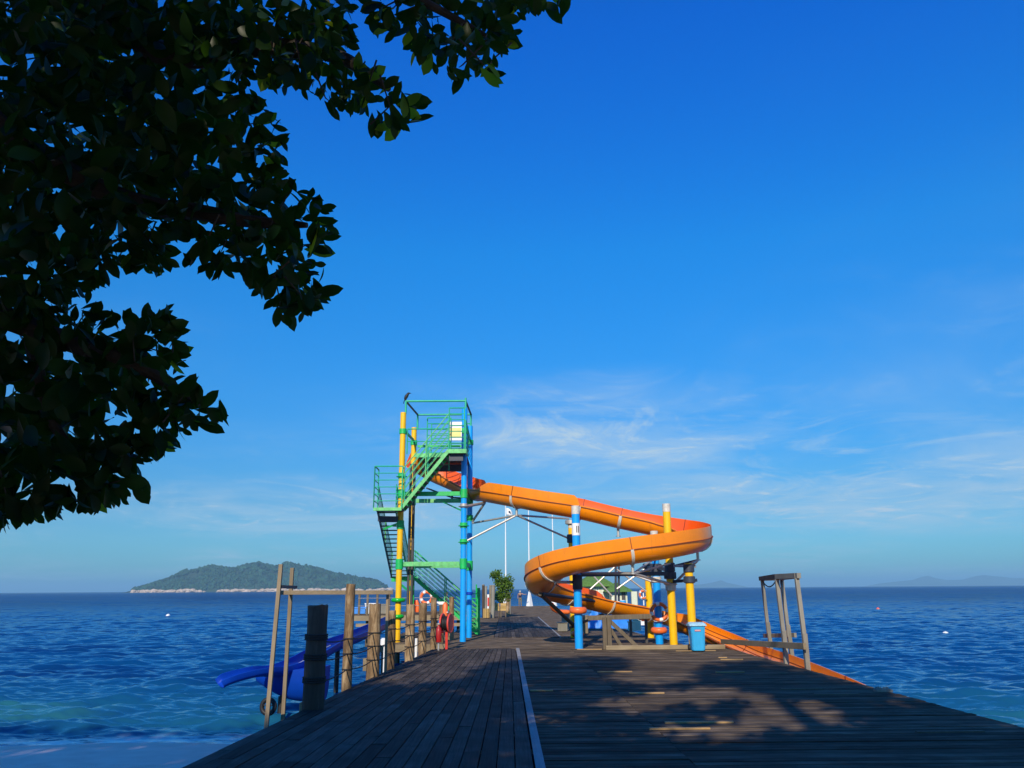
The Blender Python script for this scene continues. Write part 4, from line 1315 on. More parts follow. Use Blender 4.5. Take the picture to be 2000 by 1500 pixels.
def build_blue_slide():
    root = empty('blue_slide', tuple(G(560, 1395, ZW)), 'royal blue slide chute curving down beside the rope posts to the water', 'slide')
    c = [P(770, 1208, 35.0), P(735, 1224, 31.0), P(690, 1243, 27.5), P(650, 1258, 25.0), P(615, 1278, 23.0), P(585, 1294, 21.8), P(545, 1308, 21.0), P(510, 1311, 20.4), P(475, 1318, 20.0), P(445, 1327, 19.7), P(430, 1336, 19.6)]
    s = spline(c, 6); k = len(s)
    w = [.32] * k; d = [.23 if i < k - 34 else max(.11, .23 - .007 * (i - (k - 34))) for i in range(k)]
    mb = MB(); trough(mb, s, w, d, wall=.10)
    ch = mb.build('chute', M['slide_blue'], root)
    f = MB(); f.tube([p + V(0, -.33, -.02) for p in s[18:-6]], .016, 6); f.build('rim_trim', M['steel_white'], ch)
    # rounded lower shell under the bend
    sh = MB(); c0 = P(540, 1316, 21.2)
    prof = []
    vs = []; fs = []; nu, nv = 16, 10
    for i in range(nu + 1):
        u = i / nu
        x = c0.x - .55 + 1.75 * u
        hw = .46 * math.sin(math.pi * min(1, .12 + .5 * u)) ; dp = .80 * (math.sin(math.pi * min(.5, .10 + .55 * u))) 
        for j in range(nv + 1):
            a = math.pi + math.pi * j / nv
            vs.append((x, c0.y + .25 + hw * math.cos(a), c0.z + .05 + dp * math.sin(a) + .10 * u))
    for i in range(nu):
        for j in range(nv):
            a = i * (nv + 1) + j
            fs.append((a, a + 1, a + nv + 2, a + nv + 1))
    top = len(vs)
    for i in range(nu):
        a = i * (nv + 1); b = a + nv
        fs.append((a, a + nv + 1, b + nv + 1, b))
    fs.append(tuple(range(nv + 1))); fs.append(tuple(reversed(range(nu * (nv + 1), (nu + 1) * (nv + 1)))))
    sh.add(vs, fs, True); sh.build('lower_shell', M['slide_blue'], root)
    MB().tube([P(550, 1360, 21.3), P(546, 1402, 21.3) - V(0, 0, 1.2)], .08, 10).build('support_leg', M['black'], root)
    MB().tube([P(660, 1258, 25.4), P(660, 1258, 25.4) - V(0, 0, 3.0)], .07, 10).build('support_leg', M['black'], root)
    MB().tube([P(728, 1230, 30.4), P(728, 1230, 30.4) - V(0, 0, 3.0)], .07, 10).build('support_leg', M['black'], root)
    wl_ = empty('trailer_wheel', tuple(P(523, 1380, 18.8)), 'black wheel hanging low on the leaning timber frame', 'wheel')
    cw = P(524, 1380, 18.85)
    MB().torus(cw, .15, .05, (0.15, 1, 0), 24, 10).build('tyre', M['black'], wl_)
    mb = MB()
    for k2 in range(5):
        a = 2 * math.pi * k2 / 5 + .3
        mb.tube([cw, cw + V(math.cos(a) * .13, 0, math.sin(a) * .13)], .014, 6)
    mb.tube([cw - V(0, .05, 0), cw + V(0, .05, 0)], .035, 10)
    mb.build('rim', M['dark_steel'], wl_)
build_blue_slide()

# ------------------------------------------------------------------ timber frame at the right, straddling the chute
def build_right_frame():
    B = V(7.215, 21.7, 0)
    Dd = V(7.215, 20.2, 0)
    A = V(8.42, 26.8, 0); C = V(8.42, 24.9, 0)
    root = empty('mooring_tower', (7.7, 21, ZW), 'grey timber tower frame of four legs standing over the orange chute at the deck edge', 'timber frame')
    lean = -.06
    zt_ = P(1535, 1130, 21).z
    tops = []
    for k, (p, px) in enumerate(((A, 1489), (B, 1515), (C, 1527), (Dd, 1556))):
        top = V(p.x + lean, p.y, zt_)
        tops.append(top)
        bot = V(p.x + .14, p.y, -1.9) if k in (0, 2) else V(p.x + .005, p.y, -1.2)
        m0 = V(p.x, p.y, .45)
        MB().bar(m0, top, .095, .10, (0, 1, 0)).build('leg', M['timber_grey'], root, bevel=.006)
        MB().bar(bot, m0 + V(0, 0, .35), .11, .115, (0, 1, 0)).build('leg_foot', M['timber_grey'], root, bevel=.006)
    def bar(p, q, m_='timber_grey', w=.10, h=.13): MB().bar(p, q, w, h).build('cross_bar', M[m_], root, bevel=.006)
    A1, B1, C1, D1 = tops
    up = V(0, 0, .06)
    bar(B1 + up, D1 + up + V(.02, -.12, 0)); bar(A1 + up + V(-.03, .1, 0), B1 + up, 'post_dark'); bar(A1 + up + V(0, 0, -.005), C1 + up + V(.0, -.1, -.005)); bar(C1 + up, D1 + up + V(0, 0, -.004))
    zb = P(1550, 1257, 21).z
    for (x, y2) in ((7.13, 20.0),):
        MB().bar((7.05, 27.4, .18), (x + .0, y2, zb), .075, .15).build('long_beam', M['timber_x'], root, bevel=.006)
    MB().bar((8.52, 27.6, .34), (8.52, C.y - .3, zb), .075, .13).build('long_beam', M['timber_grey'], root, bevel=.006)
    # rope slung below the top
    pts = [B1 + V(0, 0, -.02) + (C1 - B1) * (i / 8) - V(0, 0, .25 * 4 * (i / 8) * (1 - i / 8)) for i in range(9)]
    MB().tube(pts, .018, 6).build('rope', M['rope'], root)
    pts = [A1 + (B1 - A1) * (i / 8) - V(0, 0, .2 * 4 * (i / 8) * (1 - i / 8)) for i in range(9)]
    MB().tube(pts, .018, 6).build('rope', M['rope'], root)
build_right_frame()

# ------------------------------------------------------------------ wheeled bin
def build_bin():
    g = G(1366, 1273)
    x, y = g.x, g.y + .22
    H = P(1366, 1216, g.y).z
    root = empty('wheelie_bin', (x, y, 0), 'sky blue wheeled bin with a pale worn lid at the deck edge', 'bin')
    w0, w1, d0, d1 = .185, .225, .19, .24
    rows = [(.03, w0, d0), (.06, w0 + .004, d0 + .004), (H * .55, (w0 + w1) / 2, (d0 + d1) / 2), (H * .86, w1, d1), (H * .87, w1 + .02, d1 + .02), (H * .92, w1 + .02, d1 + .02)]
    vs = []; fs = []; bv = .04
    for z, w, d in rows:
        for sx, sy in ((-1, -1), (1, -1), (1, 1), (-1, 1)):
            if sx * sy > 0: a, b = (sx * w, sy * (d - bv)), (sx * (w - bv), sy * d)
            else: a, b = (sx * (w - bv), sy * d), (sx * w, sy * (d - bv))
            vs += [(x + a[0], y + a[1], z), (x + b[0], y + b[1], z)]
    for i in range(len(rows) - 1):
        for k in range(8):
            k2 = (k + 1) % 8
            fs.append((i * 8 + k, i * 8 + k2, (i + 1) * 8 + k2, (i + 1) * 8 + k))
    fs.append(tuple(range(8))[::-1]); fs.append(tuple(range(40, 48)))
    mb = MB(); mb.add(vs, fs); body = mb.build('body', M['bin_blue'], root)
    for sx in (-1, 1):
        MB().tube([(x + sx * .165, y - d1 + .015, .06), (x + sx * .195, y - d1 - .012, H * .84)], .010, 6).build('rib', M['bin_blue'], body)
    lid = MB()
    vs = []; fs = []; nu = 8
    for i in range(nu + 1):
        v = i / nu; yy = y - d1 - .04 + (2 * d1 + .08) * v
        zz = H * .925 + .075 * math.sin(math.pi * v) ** .6
        for sx in (-1, -.8, .8, 1):
            vs.append((x + sx * (w1 + .035), yy, zz - (.035 if abs(sx) == 1 else 0)))
    for i in range(nu):
        for k in range(3):
            a = i * 4 + k; fs.append((a, a + 1, a + 5, a + 4))
    fs.append((3, 2, 1, 0)); fs.append((32, 33, 34, 35))
    fs.append(tuple([i * 4 for i in range(nu + 1)])); fs.append(tuple([i * 4 + 3 for i in reversed(range(nu + 1))])); 
    lid.add(vs, fs); lid.build('lid', M['bin_lid'], root)
    MB().tube([(x - .2, y + d1 + .05, H * .93), (x + .2, y + d1 + .05, H * .93)], .018, 8).build('handle', M['bin_blue'], root)
    for sx in (-1, 1):
        MB().tube([(x + sx * .195, y + .17, .10), (x + sx * .245, y + .17, .10)], .10, 18).build('wheel', M['black'], root)
    lab = MB().box((x - .015, y - d1 + .008, H * .73), (.18, .022, .045)).build('label', M['red'], root)
    for k in range(6):
        MB().box((x - .085 + .028 * k, y - d1 - .0045, H * .73), (.016, .004, .022)).build('letter', M['white'], lab)
build_bin()

# ------------------------------------------------------------------ lifebuoys
def lifebuoy(c, Rm, r, axis, m1, m2, label, group='lifebuoys', bands=4, phase=.4, name='lifebuoy'):
    c = Vector(c); ax = Vector(axis).normalized()
    root = empty(name, tuple(c), label, 'lifebuoy', group)
    MB().torus(c, Rm, r, ax, 36, 12).build('ring', m1, root)
    up = Vector((0, 0, 1)); a1 = ax.cross(up).normalized(); a2 = a1.cross(ax).normalized()
    for k in range(bands):
        a0 = phase + 2 * math.pi * k / bands
        vs = []; fs = []; n1, n2 = 5, 12
        for i in range(n1 + 1):
            a = a0 - .22 + .44 * i / n1
            d = a1 * math.cos(a) + a2 * math.sin(a)
            for j in range(n2):
                b = 2 * math.pi * j / n2
                vs.append(c + d * (Rm + (r + .006) * math.cos(b)) + ax * ((r + .006) * math.sin(b)))
        for i in range(n1):
            for j in range(n2):
                j2 = (j + 1) % n2
                fs.append((i * n2 + j, (i + 1) * n2 + j, (i + 1) * n2 + j2, i * n2 + j2))
        mb = MB(); mb.add(vs, fs, True); mb.build('band', m2, root)
    pts = [c + (a1 * math.cos(2 * math.pi * i / 40) + a2 * math.sin(2 * math.pi * i / 40)) * (Rm + r + .02 * (1 - math.cos(2 * math.pi * i / 10))) for i in range(41)]
    MB().tube(pts, .008, 5, False).build('grab_line', M['white'], root)
    return root
xD, yD = SC['D']
lifebuoy((xD + .0, yD - .24, P(1287, 1195, yD - .24).z), .27, .062, (0, 1, .05), M['orange_buoy'], M['white'], 'large orange red lifebuoy with white bands hung on the rear blue column', phase=.2)
lifebuoy(P(1257, 1198, 36), .26, .07, (0.3, 1, .2), M['orange_buoy'], M['white'], 'orange and white lifebuoy leaning behind the slide beside the rear yellow column')
lifebuoy(P(833, 1167, 46.2), .30, .085, (0.1, 1, 0), M['orange_buoy'], M['white'], 'red and white lifebuoy on the side platform railing, seen between the posts')

# ------------------------------------------------------------------ red hose reel and orange sleeve among the posts
def build_reel():
    Y = 27.4
    c = P(872, 1217, Y)
    root = empty('hose_reel', (c.x, Y, 0), 'red hose reel with black hose standing among the roped posts', 'hose reel')
    ax = V(.97, -.25, 0).normalized()
    for s, rr in ((-1, .29), (1, .29)):
        q = c + ax * (.13 * s)
        MB().tube([q - ax * .02, q + ax * .02], [rr, rr], 28).build('flange_disc', M['coral'], root)
        MB().torus(q, rr, .03, ax, 28, 8).build('flange_rim', M['coral'], root)
    for k in range(4):
        MB().torus(c + ax * (-.085 + .057 * k), .19, .035, ax, 26, 8).build('hose_coil', M['black'], root)
    MB().tube([c - ax * .1, c + ax * .1], .16, 20).build('drum', M['dark_red'], root)
    MB().bar(c - V(0, -.1, .0), (c.x, c.y + .1, -.02), .08, .08, (0, 1, 0)).build('stand', M['red'], root)
    d = P(857, 1224, Y - .35)
    o = empty('fire_extinguisher', (d.x, d.y, 0), 'small dark red extinguisher bottle in front of the hose reel', 'extinguisher')
    MB().lathe((d.x, d.y, .0), [(.09, .25), (.10, .28), (.10, .60), (.08, .68), (.035, .73), (.035, .78)], 16).build('cylinder', M['dark_red'], o)
    MB().lathe((d.x, d.y, .0), [(.035, .785), (.05, .80), (.05, .84)], 10).build('valve', M['steel'], o)
    MB().tube([(d.x, d.y, -.02), (d.x, d.y, .245)], .03, 8).build('foot', M['steel'], o)
    e = P(870, 1190, 28.2)
    o = empty('life_vest_sleeve', (e.x, e.y, 0), 'bright orange sleeve hanging on a post above the hose reel', 'rescue tube')
    MB().tube([(e.x, e.y - .1, P(870, 1208, 28).z), (e.x, e.y - .1, P(870, 1182, 28).z), (e.x, e.y - .09, P(870, 1177, 28).z)], [.085, .095, .05], 14).build('sleeve', M['orange_buoy'], o)
    MB().tube([(e.x - .03, e.y - .1, P(870, 1196, 28).z), (e.x + .1, e.y - .18, P(870, 1196, 28).z)], .02, 6).build('strap', M['white'], o)
    w = P(861, 1179, 29.0)
    o = MB().box((w.x, w.y - .2, w.z + .02), (.30, .05, .10)).build('white_board', M['white'], loc=(0, 0, 0), bevel=.01)
    tag(o, 'small white board on top of the short post behind the hose reel', 'board')
build_reel()

# ------------------------------------------------------------------ timber stand under the return leg of the slide
def build_stand():
    Y = 26.9
    g = G(1188, 1263)
    root = empty('timber_stand', (g.x, g.y, 0), 'brown timber stand with double post and diagonal braces under the slide', 'timber stand')
    zt_ = P(1185, 1206, Y).z
    for px in (1181.5, 1190.5):
        x = P(px, 1250, Y).x
        MB().bar((x, Y, -.01), (x, Y, zt_), .135, .13, (0, 1, 0)).build('post', M['timber_brown'], root, bevel=.008)
    x = P(1190, 1230, Y).x
    MB().bar((x + .05, Y + .12, zt_ - .12), (P(1245, 1250, Y).x, Y + .12, .06), .10, .12).build('brace', M['timber_brown'], root, bevel=.006)
    MB().bar((x + .05, Y + .12, .62), (P(1215, 1250, Y).x, Y + .12, .05), .09, .11).build('brace', M['timber_brown'], root, bevel=.006)
    MB().bar((P(1148, 1205, Y + .2).x, Y + .2, zt_ - .02), (P(1272, 1205, Y + .2).x, Y + .2, zt_ + .02), .10, .15).build('top_beam', M['timber_brown'], root, bevel=.006)
    MB().bar((P(1183, 1262, Y - .2).x, Y - .22, .065), (6.95, Y - .22, .065), .14, .13).build('sill_beam', M['timber_x'], root, bevel=.01)
    for px in (1232, 1262):
        xx = P(px, 1230, 30).x
        MB().bar((xx, 30.0, -.02), (xx, 30.0, P(px, 1210, 30).z), .09, .09, (0, 1, 0)).build('post', M['pipe_dark'], root)
build_stand()

# ------------------------------------------------------------------ things on the farther jetty
def sheet(name, c, w, d, h, mat, label, cat, seed):
    rn = random.Random(seed); mb = MB(); n = 14
    vs = []; fs = []
    for i in range(n + 1):
        for j in range(n + 1):
            u, v = i / n - .5, j / n - .5
            e = max(abs(u), abs(v)) * 2
            z = h * (1 - e ** 2.5) * (0.7 + .5 * mnoise.noise(Vector((u * 5 + seed, v * 5, 0)))) + .03 + .06 * abs(mnoise.noise(Vector((u * 12, v * 12, seed))))
            vs.append((c[0] + u * w, c[1] + v * d, c[2] + z))
    for i in range(n):
        for j in range(n):
            a = i * (n + 1) + j; fs.append((a, a + n + 1, a + n + 2, a + 1))
    o0 = len(vs)
    border = [i * (n + 1) for i in range(n + 1)] + [n * (n + 1) + j for j in range(1, n + 1)] + [i * (n + 1) + n for i in range(n - 1, -1, -1)] + [j for j in range(n - 1, 0, -1)]
    for b in border: vs.append((vs[b][0], vs[b][1], c[2]))
    m = len(border)
    for k in range(m): fs.append((border[k], border[(k + 1) % m], o0 + (k + 1) % m, o0 + k))
    mb.add(vs, fs, True); o = mb.build(name, mat, loc=(0, 0, 0)); tag(o, label, cat); return o
a = G(1210, 1216, 0)
sheet('tarpaulin', (P(1207, 1212, 41).x, 41, 0), 1.9, 1.6, .75, M['tarp'], 'crumpled blue tarpaulin heap under the slide right of the timber stand', 'tarpaulin', 3)
sheet('tarpaulin', (P(1160, 1212, 41).x, 41, 0), .9, 1.0, .95, M['tarp'], 'small blue tarpaulin bundle under the slide left of the timber stand', 'tarpaulin', 9)
for k, (px, w, h, Y, m_, lb) in enumerate(((1098, .45, .40, 38.5, 'timber_grey', 'grey timber crate beside the jetty walkway under the slide bend'), (1104, .34, .80, 39.6, 'timber_grey', 'tall grey box behind the grey crate under the slide bend'),
                           (1143, .22, .75, 36.5, 'timber', 'pale timber block standing behind the front blue column'), (1233, .30, .42, 38.2, 'cream', 'cream tub on the shaded deck under the slide'),
                           (1243, .36, .50, 38.6, 'cream', 'larger cream box on the shaded deck under the slide'), (1248, .55, .6, 44.0, 'white', 'white box behind the slide left of the rear yellow column'))):
    x = P(px, 1210, Y).x
    root = empty('storage_box', (x, Y, -.02), lb, 'box')
    MB().box((x, Y, h / 2 - .04), (w, w * .8, h - .06)).build('body', M[m_], root, bevel=.015)
    MB().box((x, Y, h - .03), (w + .05, w * .8 + .05, .06)).build('lid', M[m_], root, bevel=.012)
# orange dinghy end behind the bend
mb = MB(); c0 = P(1088, 1192, 37.5)
mb.tube(spline([c0 + V(-.25, -.3, .30), c0 + V(-.18, -.1, .08), c0 + V(.1, .1, -.06), c0 + V(.6, .2, -.08)], 6), [.04] + [.10] * 17 + [.05], 12)
o = mb.build('rubber_float', M['orange_buoy'], loc=(0, 0, 0)); tag(o, 'curved orange rubber float lying under the slide bend by the walkway', 'float')

# pale posts at the end of the left railing
for k, (px, yt, yb, w, m_, lb) in enumerate(((944, 1143, 1204, 5, 'post_dark', 'thin dark post right behind the green stair newel'), (949, 1146, 1200, 5, 'timber_grey', 'slim grey post beside the red and white sign'),
                         (957, 1144, 1196, 5, 'timber', 'slim pale post behind the red and white sign'), (962, 1144, 1207, 7, 'timber_grey', 'tall bleached post left of the planter'),
                         (992, 1158, 1201, 7, 'post', 'sawn post with pale cap right of the planter'), (996, 1158, 1199, 4, 'timber_grey', 'narrow grey post at the far side of the planter'))):
    g = G(px, yb, -.02); r = w / 2 * g.y / F_PX; zt_ = P(px, yt, g.y).z
    root = empty('far_post', (g.x, g.y, -.02), lb, 'post', 'posts along the farther jetty edge')
    rough_post('shaft', g.x, g.y, -.3, zt_ + .3, r, M[m_], 70 + k, .02 if k in (2, 3) else 0, root)
    MB().lathe((g.x + (.02 * (zt_ + .3) if k in (2, 3) else 0), g.y, zt_), [(r * 1.06, -.02), (r * 1.06, .03), (r * .6, .06)], 12).build('cap', M['timber_grey'], root)
# red and white sign, orange bin
g = G(954, 1192, -.02)
root = empty('sign_panel', tuple(g), 'narrow upright sign, white above and red below, beside the pale posts', 'sign')
zz = lambda py: P(954, py, g.y).z
MB().box((g.x, g.y - .02, (zz(1162) + zz(1188)) / 2), (.30, .04, zz(1160) - zz(1188))).build('board', M['white'], root)
MB().box((g.x + .02, g.y - .046, (zz(1167) + zz(1184)) / 2), (.22, .008, zz(1167) - zz(1184))).build('red_panel', M['red'], root)
MB().box((g.x, g.y + .03, zz(1190) / 2 + .1), (.06, .05, zz(1180))).build('leg', M['timber_grey'], root)
g = G(950, 1208, -.02)
root = empty('litter_bin', tuple(g), 'slatted orange wood litter bin at the left jetty edge', 'bin')
hh = P(950, 1188, g.y).z
for k in range(10):
    a = 2 * math.pi * k / 10
    MB().box((g.x + .20 * math.cos(a), g.y + .20 * math.sin(a), hh / 2), (.10, .03, hh - .04), a + math.pi / 2).build('slat', M['planter'], root)
MB().lathe((g.x, g.y, 0), [(.185, .0), (.185, hh - .06)], 16).build('liner', M['pipe_dark'], root)

# ------------------------------------------------------------------ leaves
def leaf_mesh(name, L, W, mat, rows=5, fold=.22, curl=.18):
    vs = [(0, 0, 0)]; prof = [0.0]
    ws = []
    for i in range(1, rows):
        u = i / rows
        ws.append((u, W / 2 * (math.sin(math.pi * u ** 1.35) ** .75)))
    vs = [(0, 0, 0)]
    for u, w in ws:
        z = -curl * L * u * u
        vs += [(-w, u * L, z + fold * w), (0, u * L, z), (w, u * L, z + fold * w)]
    vs.append((0, L, -curl * L))
    fs = [(0, 2, 1), (0, 3, 2)]
    for i in range(rows - 2):
        a = 1 + i * 3
        fs += [(a, a + 1, a + 4, a + 3), (a + 1, a + 2, a + 5, a + 4)]
    a = 1 + (rows - 2) * 3; t = len(vs) - 1
    fs += [(a, a + 1, t), (a + 1, a + 2, t)]
    return vs, fs
def basis(d, n):
    d = Vector(d).normalized(); n = Vector(n)
    x = d.cross(n)
    if x.length < 1e-4: x = d.orthogonal()
    x.normalize(); z = x.cross(d)
    return Matrix((x, d, z)).transposed()
def rand_unit(rn):
    while True:
        v = Vector((rn.uniform(-1, 1), rn.uniform(-1, 1), rn.uniform(-1, 1)))
        if .05 < v.length < 1: return v.normalized()
LV, LF = leaf_mesh('l', 1.0, .47, None, 6)
LV2, LF2 = leaf_mesh('l', 1.0, .50, None, 3)
class Leaves:
    """Many leaves gathered into one mesh."""
    def __init__(self): self.v = []; self.f = []
    def leaf(self, p, d, n, L, low=False):
        B = basis(d, n); o = len(self.v)
        for q in (LV2 if low else LV):
            w = B @ (Vector(q) * L); self.v.append((p[0] + w.x, p[1] + w.y, p[2] + w.z))
        self.f.extend(tuple(i + o for i in f) for f in (LF2 if low else LF))
    def build(self, name, mat, parent):
        off = WORLD_LOC[parent.name]
        me = bpy.data.meshes.new(name)
        me.from_pydata([(a - off[0], b - off[1], c - off[2]) for a, b, c in self.v], [], self.f)
        me.polygons.foreach_set('use_smooth', [True] * len(self.f))
        me.materials.append(mat); me.update()
        o = bpy.data.objects.new(name, me); COL.objects.link(o); o.parent = parent
        return o

# ------------------------------------------------------------------ planters with a bushy tree
def build_planter():
    Y = 58.0
    rn = random.Random(21)
    for k, (pa, pb, lb) in enumerate(((964, 976, 'left wooden planter box at the jetty edge'), (977, 989, 'right wooden planter box holding the bushy tree'))):
        xa, xb = P(pa, 1190, Y).x, P(pb, 1190, Y).x
        z0, z1 = P(970, 1193, Y).z, P(970, 1178, Y).z
        root = empty('planter_box', ((xa + xb) / 2, Y, 0), lb, 'planter')
        for j in range(3):
            za = z0 + (z1 - z0) * j / 3; zb = z0 + (z1 - z0) * (j + 1) / 3
            MB().box(((xa + xb) / 2, Y, (za + zb) / 2), (xb - xa - .03, .5, zb - za - .012)).build('slat', M['planter'], root)
        for sx in (xa + .05, xb - .05):
            MB().box((sx, Y, (z0 - .02) / 2), (.07, .45, z0 + .0)).build('leg', M['timber_brown'], root)
    root = empty('bushy_tree', (P(978, 1178, Y).x, Y, P(970, 1178, Y).z), 'bushy green tree growing from the planter boxes on the jetty', 'tree')
    b = Vector(WORLD_LOC[root.name])
    for dx, tx, tz in ((-.05, -.35, 1.9), (.12, .25, 1.5), (.0, .05, 2.0)):
        MB().tube([b + V(dx, 0, -.02), b + V(dx + tx * .3, 0, tz * .45), b + V(tx, .1, tz)], [.05, .04, .02], 8).build('trunk', M['bark'], root)
    lv = Leaves()
    lobes = [(968, 1125, .42, .34), (975, 1133, .45, .4), (985, 1140, .55, .42), (992, 1132, .42, .4), (978, 1150, .5, .5), (989, 1152, .55, .45), (971, 1165, .35, .35), (984, 1166, .6, .35), (964, 1122, .25, .2), (972, 1118, .2, .2), (996, 1142, .28, .4)]
    for (px, py, rx, rz) in lobes:
        c = P(px, py, Y)
        for i in range(int(420 * rx)):
            u = rand_unit(rn) * rn.random() ** .45
            p = c + V(u.x * rx, u.y * .5, u.z * rz)
            lv.leaf(p, (rand_unit(rn) + V(0, 0, -.2)), V(rn.uniform(-1, 1), -.6, 1), rn.uniform(.12, .22), True)
    o = lv.build('crown', M['leaf_bush'], root); tag(o, kind='stuff')
build_planter()

# ------------------------------------------------------------------ green-roofed huts near the jetty end
def build_huts():
    def hut(pa, pb, pyb, pye, pyr, Y, label, hip, dm):
        xa, xb = P(pa, pyb, Y).x, P(pb, pyb, Y).x
        ze, zr = P(1150, pye, Y).z, P(1150, pyr, Y).z
        root = empty('hut', ((xa + xb) / 2, Y + 2, 0), label, 'hut')
        d = 4.0
        MB().box(((xa + xb) / 2, Y + d / 2, ze / 2), (xb - xa, d, ze - .02)).build('wall', M['cream'], root)
        ov = .55; xc0, xc1 = xa - ov, xb + ov
        m0 = (xa + xb) / 2 - (xb - xa) * hip; m1 = (xa + xb) / 2 + (xb - xa) * hip
        vs = []; fs = []
        n = 6
        ring = []
        for i in range(n + 1):
            u = i / n; s = 1 - (1 - u) ** 1.0; bul = u ** .8
            z = ze - .12 + (zr - ze + .12) * bul
            x0 = xc0 + (m0 - xc0) * u; x1 = xc1 + (m1 - xc1) * u
            y0 = Y - ov + (d / 2 + ov - .05) * u; y1 = Y + d + ov - (d / 2 + ov - .05) * u
            ring.append(len(vs)); vs += [(x0, y0, z), (x1, y0, z), (x1, y1, z), (x0, y1, z)]
        for i in range(n):
            for k in range(4):
                k2 = (k + 1) % 4
                fs.append((i * 4 + k, i * 4 + k2, i * 4 + 4 + k2, i * 4 + 4 + k))
        fs.append((3, 2, 1, 0)); fs.append((n * 4, n * 4 + 1, n * 4 + 2, n * 4 + 3))
        mb = MB(); mb.add(vs, fs); mb.build('roof', M['thatch'], root)
        for (qa, qb, qt, qbm, m_) in dm:
            x0, x1 = P(qa, qt, Y).x, P(qb, qt, Y).x; zt_, zb_ = P(qa, qt, Y - .03).z, max(P(qa, qbm, Y - .03).z, .02)
            w = MB().box(((x0 + x1) / 2, Y - .03, (zt_ + zb_) / 2), (x1 - x0, .06, zt_ - zb_)).build('door' if qbm > 1170 else 'shutter', M[m_], root)
            MB().box(((x0 + x1) / 2, Y - .065, (zt_ + zb_) / 2), ((x1 - x0) * .7, .01, (zt_ - zb_) * .8)).build('panel', M['cream'] if m_ == 'white' else M['pipe_dark'], w)
    hut(1139, 1192, 1184, 1143, 1122, 76, 'larger cream hut with green hipped roof behind the slide', .16, [(1153, 1166, 1145, 1160, 'white'), (1168, 1178, 1146, 1160, 'white')])
    hut(1195, 1226, 1184, 1154, 1138, 74, 'smaller cream hut with green roof, right of the larger hut', .08, [(1196, 1202, 1157, 1176, 'white'), (1204, 1210, 1157, 1176, 'white'), (1214, 1221, 1155, 1181, 'black')])
    x = P(1239, 1170, 72).x
    o = empty('partition_screen', (x, 72, 0), 'pale green upright screen panel right of the smaller hut', 'screen')
    MB().box((x, 72, P(1239, 1155, 72).z / 2), (.50, .06, P(1239, 1155, 72).z - .02)).build('panel', M['cream'], o)
    for s in (-1, 1): MB().box((x + s * .27, 72, P(1239, 1155, 72).z / 2), (.05, .09, P(1239, 1155, 72).z)).build('post', M['timber_grey'], o)
    x = P(1216, 1170, 66).x
    o = empty('water_barrel', (x, 66, 0), 'blue plastic barrel in front of the smaller hut', 'barrel')
    MB().lathe((x, 66, 0), [(.24, 0), (.27, .04), (.28, .30), (.265, .33), (.28, .36), (.28, .62), (.265, .65), (.28, .68), (.26, .90), (.22, .93)], 18).build('drum', M['bin_blue'], o)
    MB().lathe((x, 66, .93), [(.20, .0), (.20, .03)], 14).build('lid', M['white'], o)
    x = P(1257, 1170, 60).x
    o = empty('buoy_stand', (x, 60, 0), 'white topped stand pole carrying a lifebuoy behind the rear yellow column', 'stand')
    zt_ = P(1257, 1151, 60).z
    MB().tube([(x, 60, -.02), (x, 60, zt_ - .15)], .05, 10).build('pole', M['white'], o)
    MB().lathe((x, 60, zt_ - .15), [(.06, 0), (.12, .02), (.12, .12), (.05, .16)], 14).build('cap', M['white'], o)
    lifebuoy((x - .02, 59.85, P(1256, 1161, 60).z), .26, .075, (0.2, 1, 0), M['orange_buoy'], M['white'], 'orange lifebuoy hanging on the white topped stand pole', phase=.9)
build_huts()

# ------------------------------------------------------------------ flagpoles and their flag
for k, (px, pt, lb) in enumerate(((988, 990, 'left flagpole, the one flying a small white flag'), (1034, 996, 'middle bare white flagpole with a white cone foot'), (1081.5, 1006, 'right bare white flagpole behind the slide'))):
    Y = 94.0
    x = P(px, 1150, Y).x
    zt_ = P(px, pt, Y).z
    root = empty('flagpole', (x, Y, -.02), lb, 'flagpole', 'white flagpoles at the jetty end')
    MB().tube([(x, Y, 1.0), (x, Y, zt_)], [.10, .05], 12).build('pole', M['white'], root)
    MB().lathe((x, Y, -.02), [(.40, 0), (.38, .05), (.12, 1.55), (.10, 1.6)], 4 if k == 1 else 14, False).build('base_cone', M['white'], root)
    MB().blob((x, Y, zt_ + .05), .08, 10, 6, 0).build('finial', M['white'], root)
x = P(988, 990, 94).x; zt_ = P(988, 991, 94).z
root = empty('flag', (x, 94, zt_ - 1.2), 'small white flag with a dark emblem drooping from the left flagpole', 'flag')
vs = []; fs = []; n = 10
for i in range(n + 1):
    u = i / n
    for v in (0, .25, .5, .75, 1):
        vs.append((x + .06 + .72 * u, 94 + .10 * math.sin(u * 7 + v), zt_ - .05 - .85 * v - u * u * .55 * (1 - v * .6) ))
for i in range(n):
    for j in range(4):
        a_ = i * 5 + j; fs.append((a_, a_ + 1, a_ + 6, a_ + 5))
mb = MB(); mb.add(vs, fs, True); cl_ = mb.build('cloth', M['white'], root)
sd = cl_.modifiers.new('thick', 'SOLIDIFY'); sd.thickness = .012
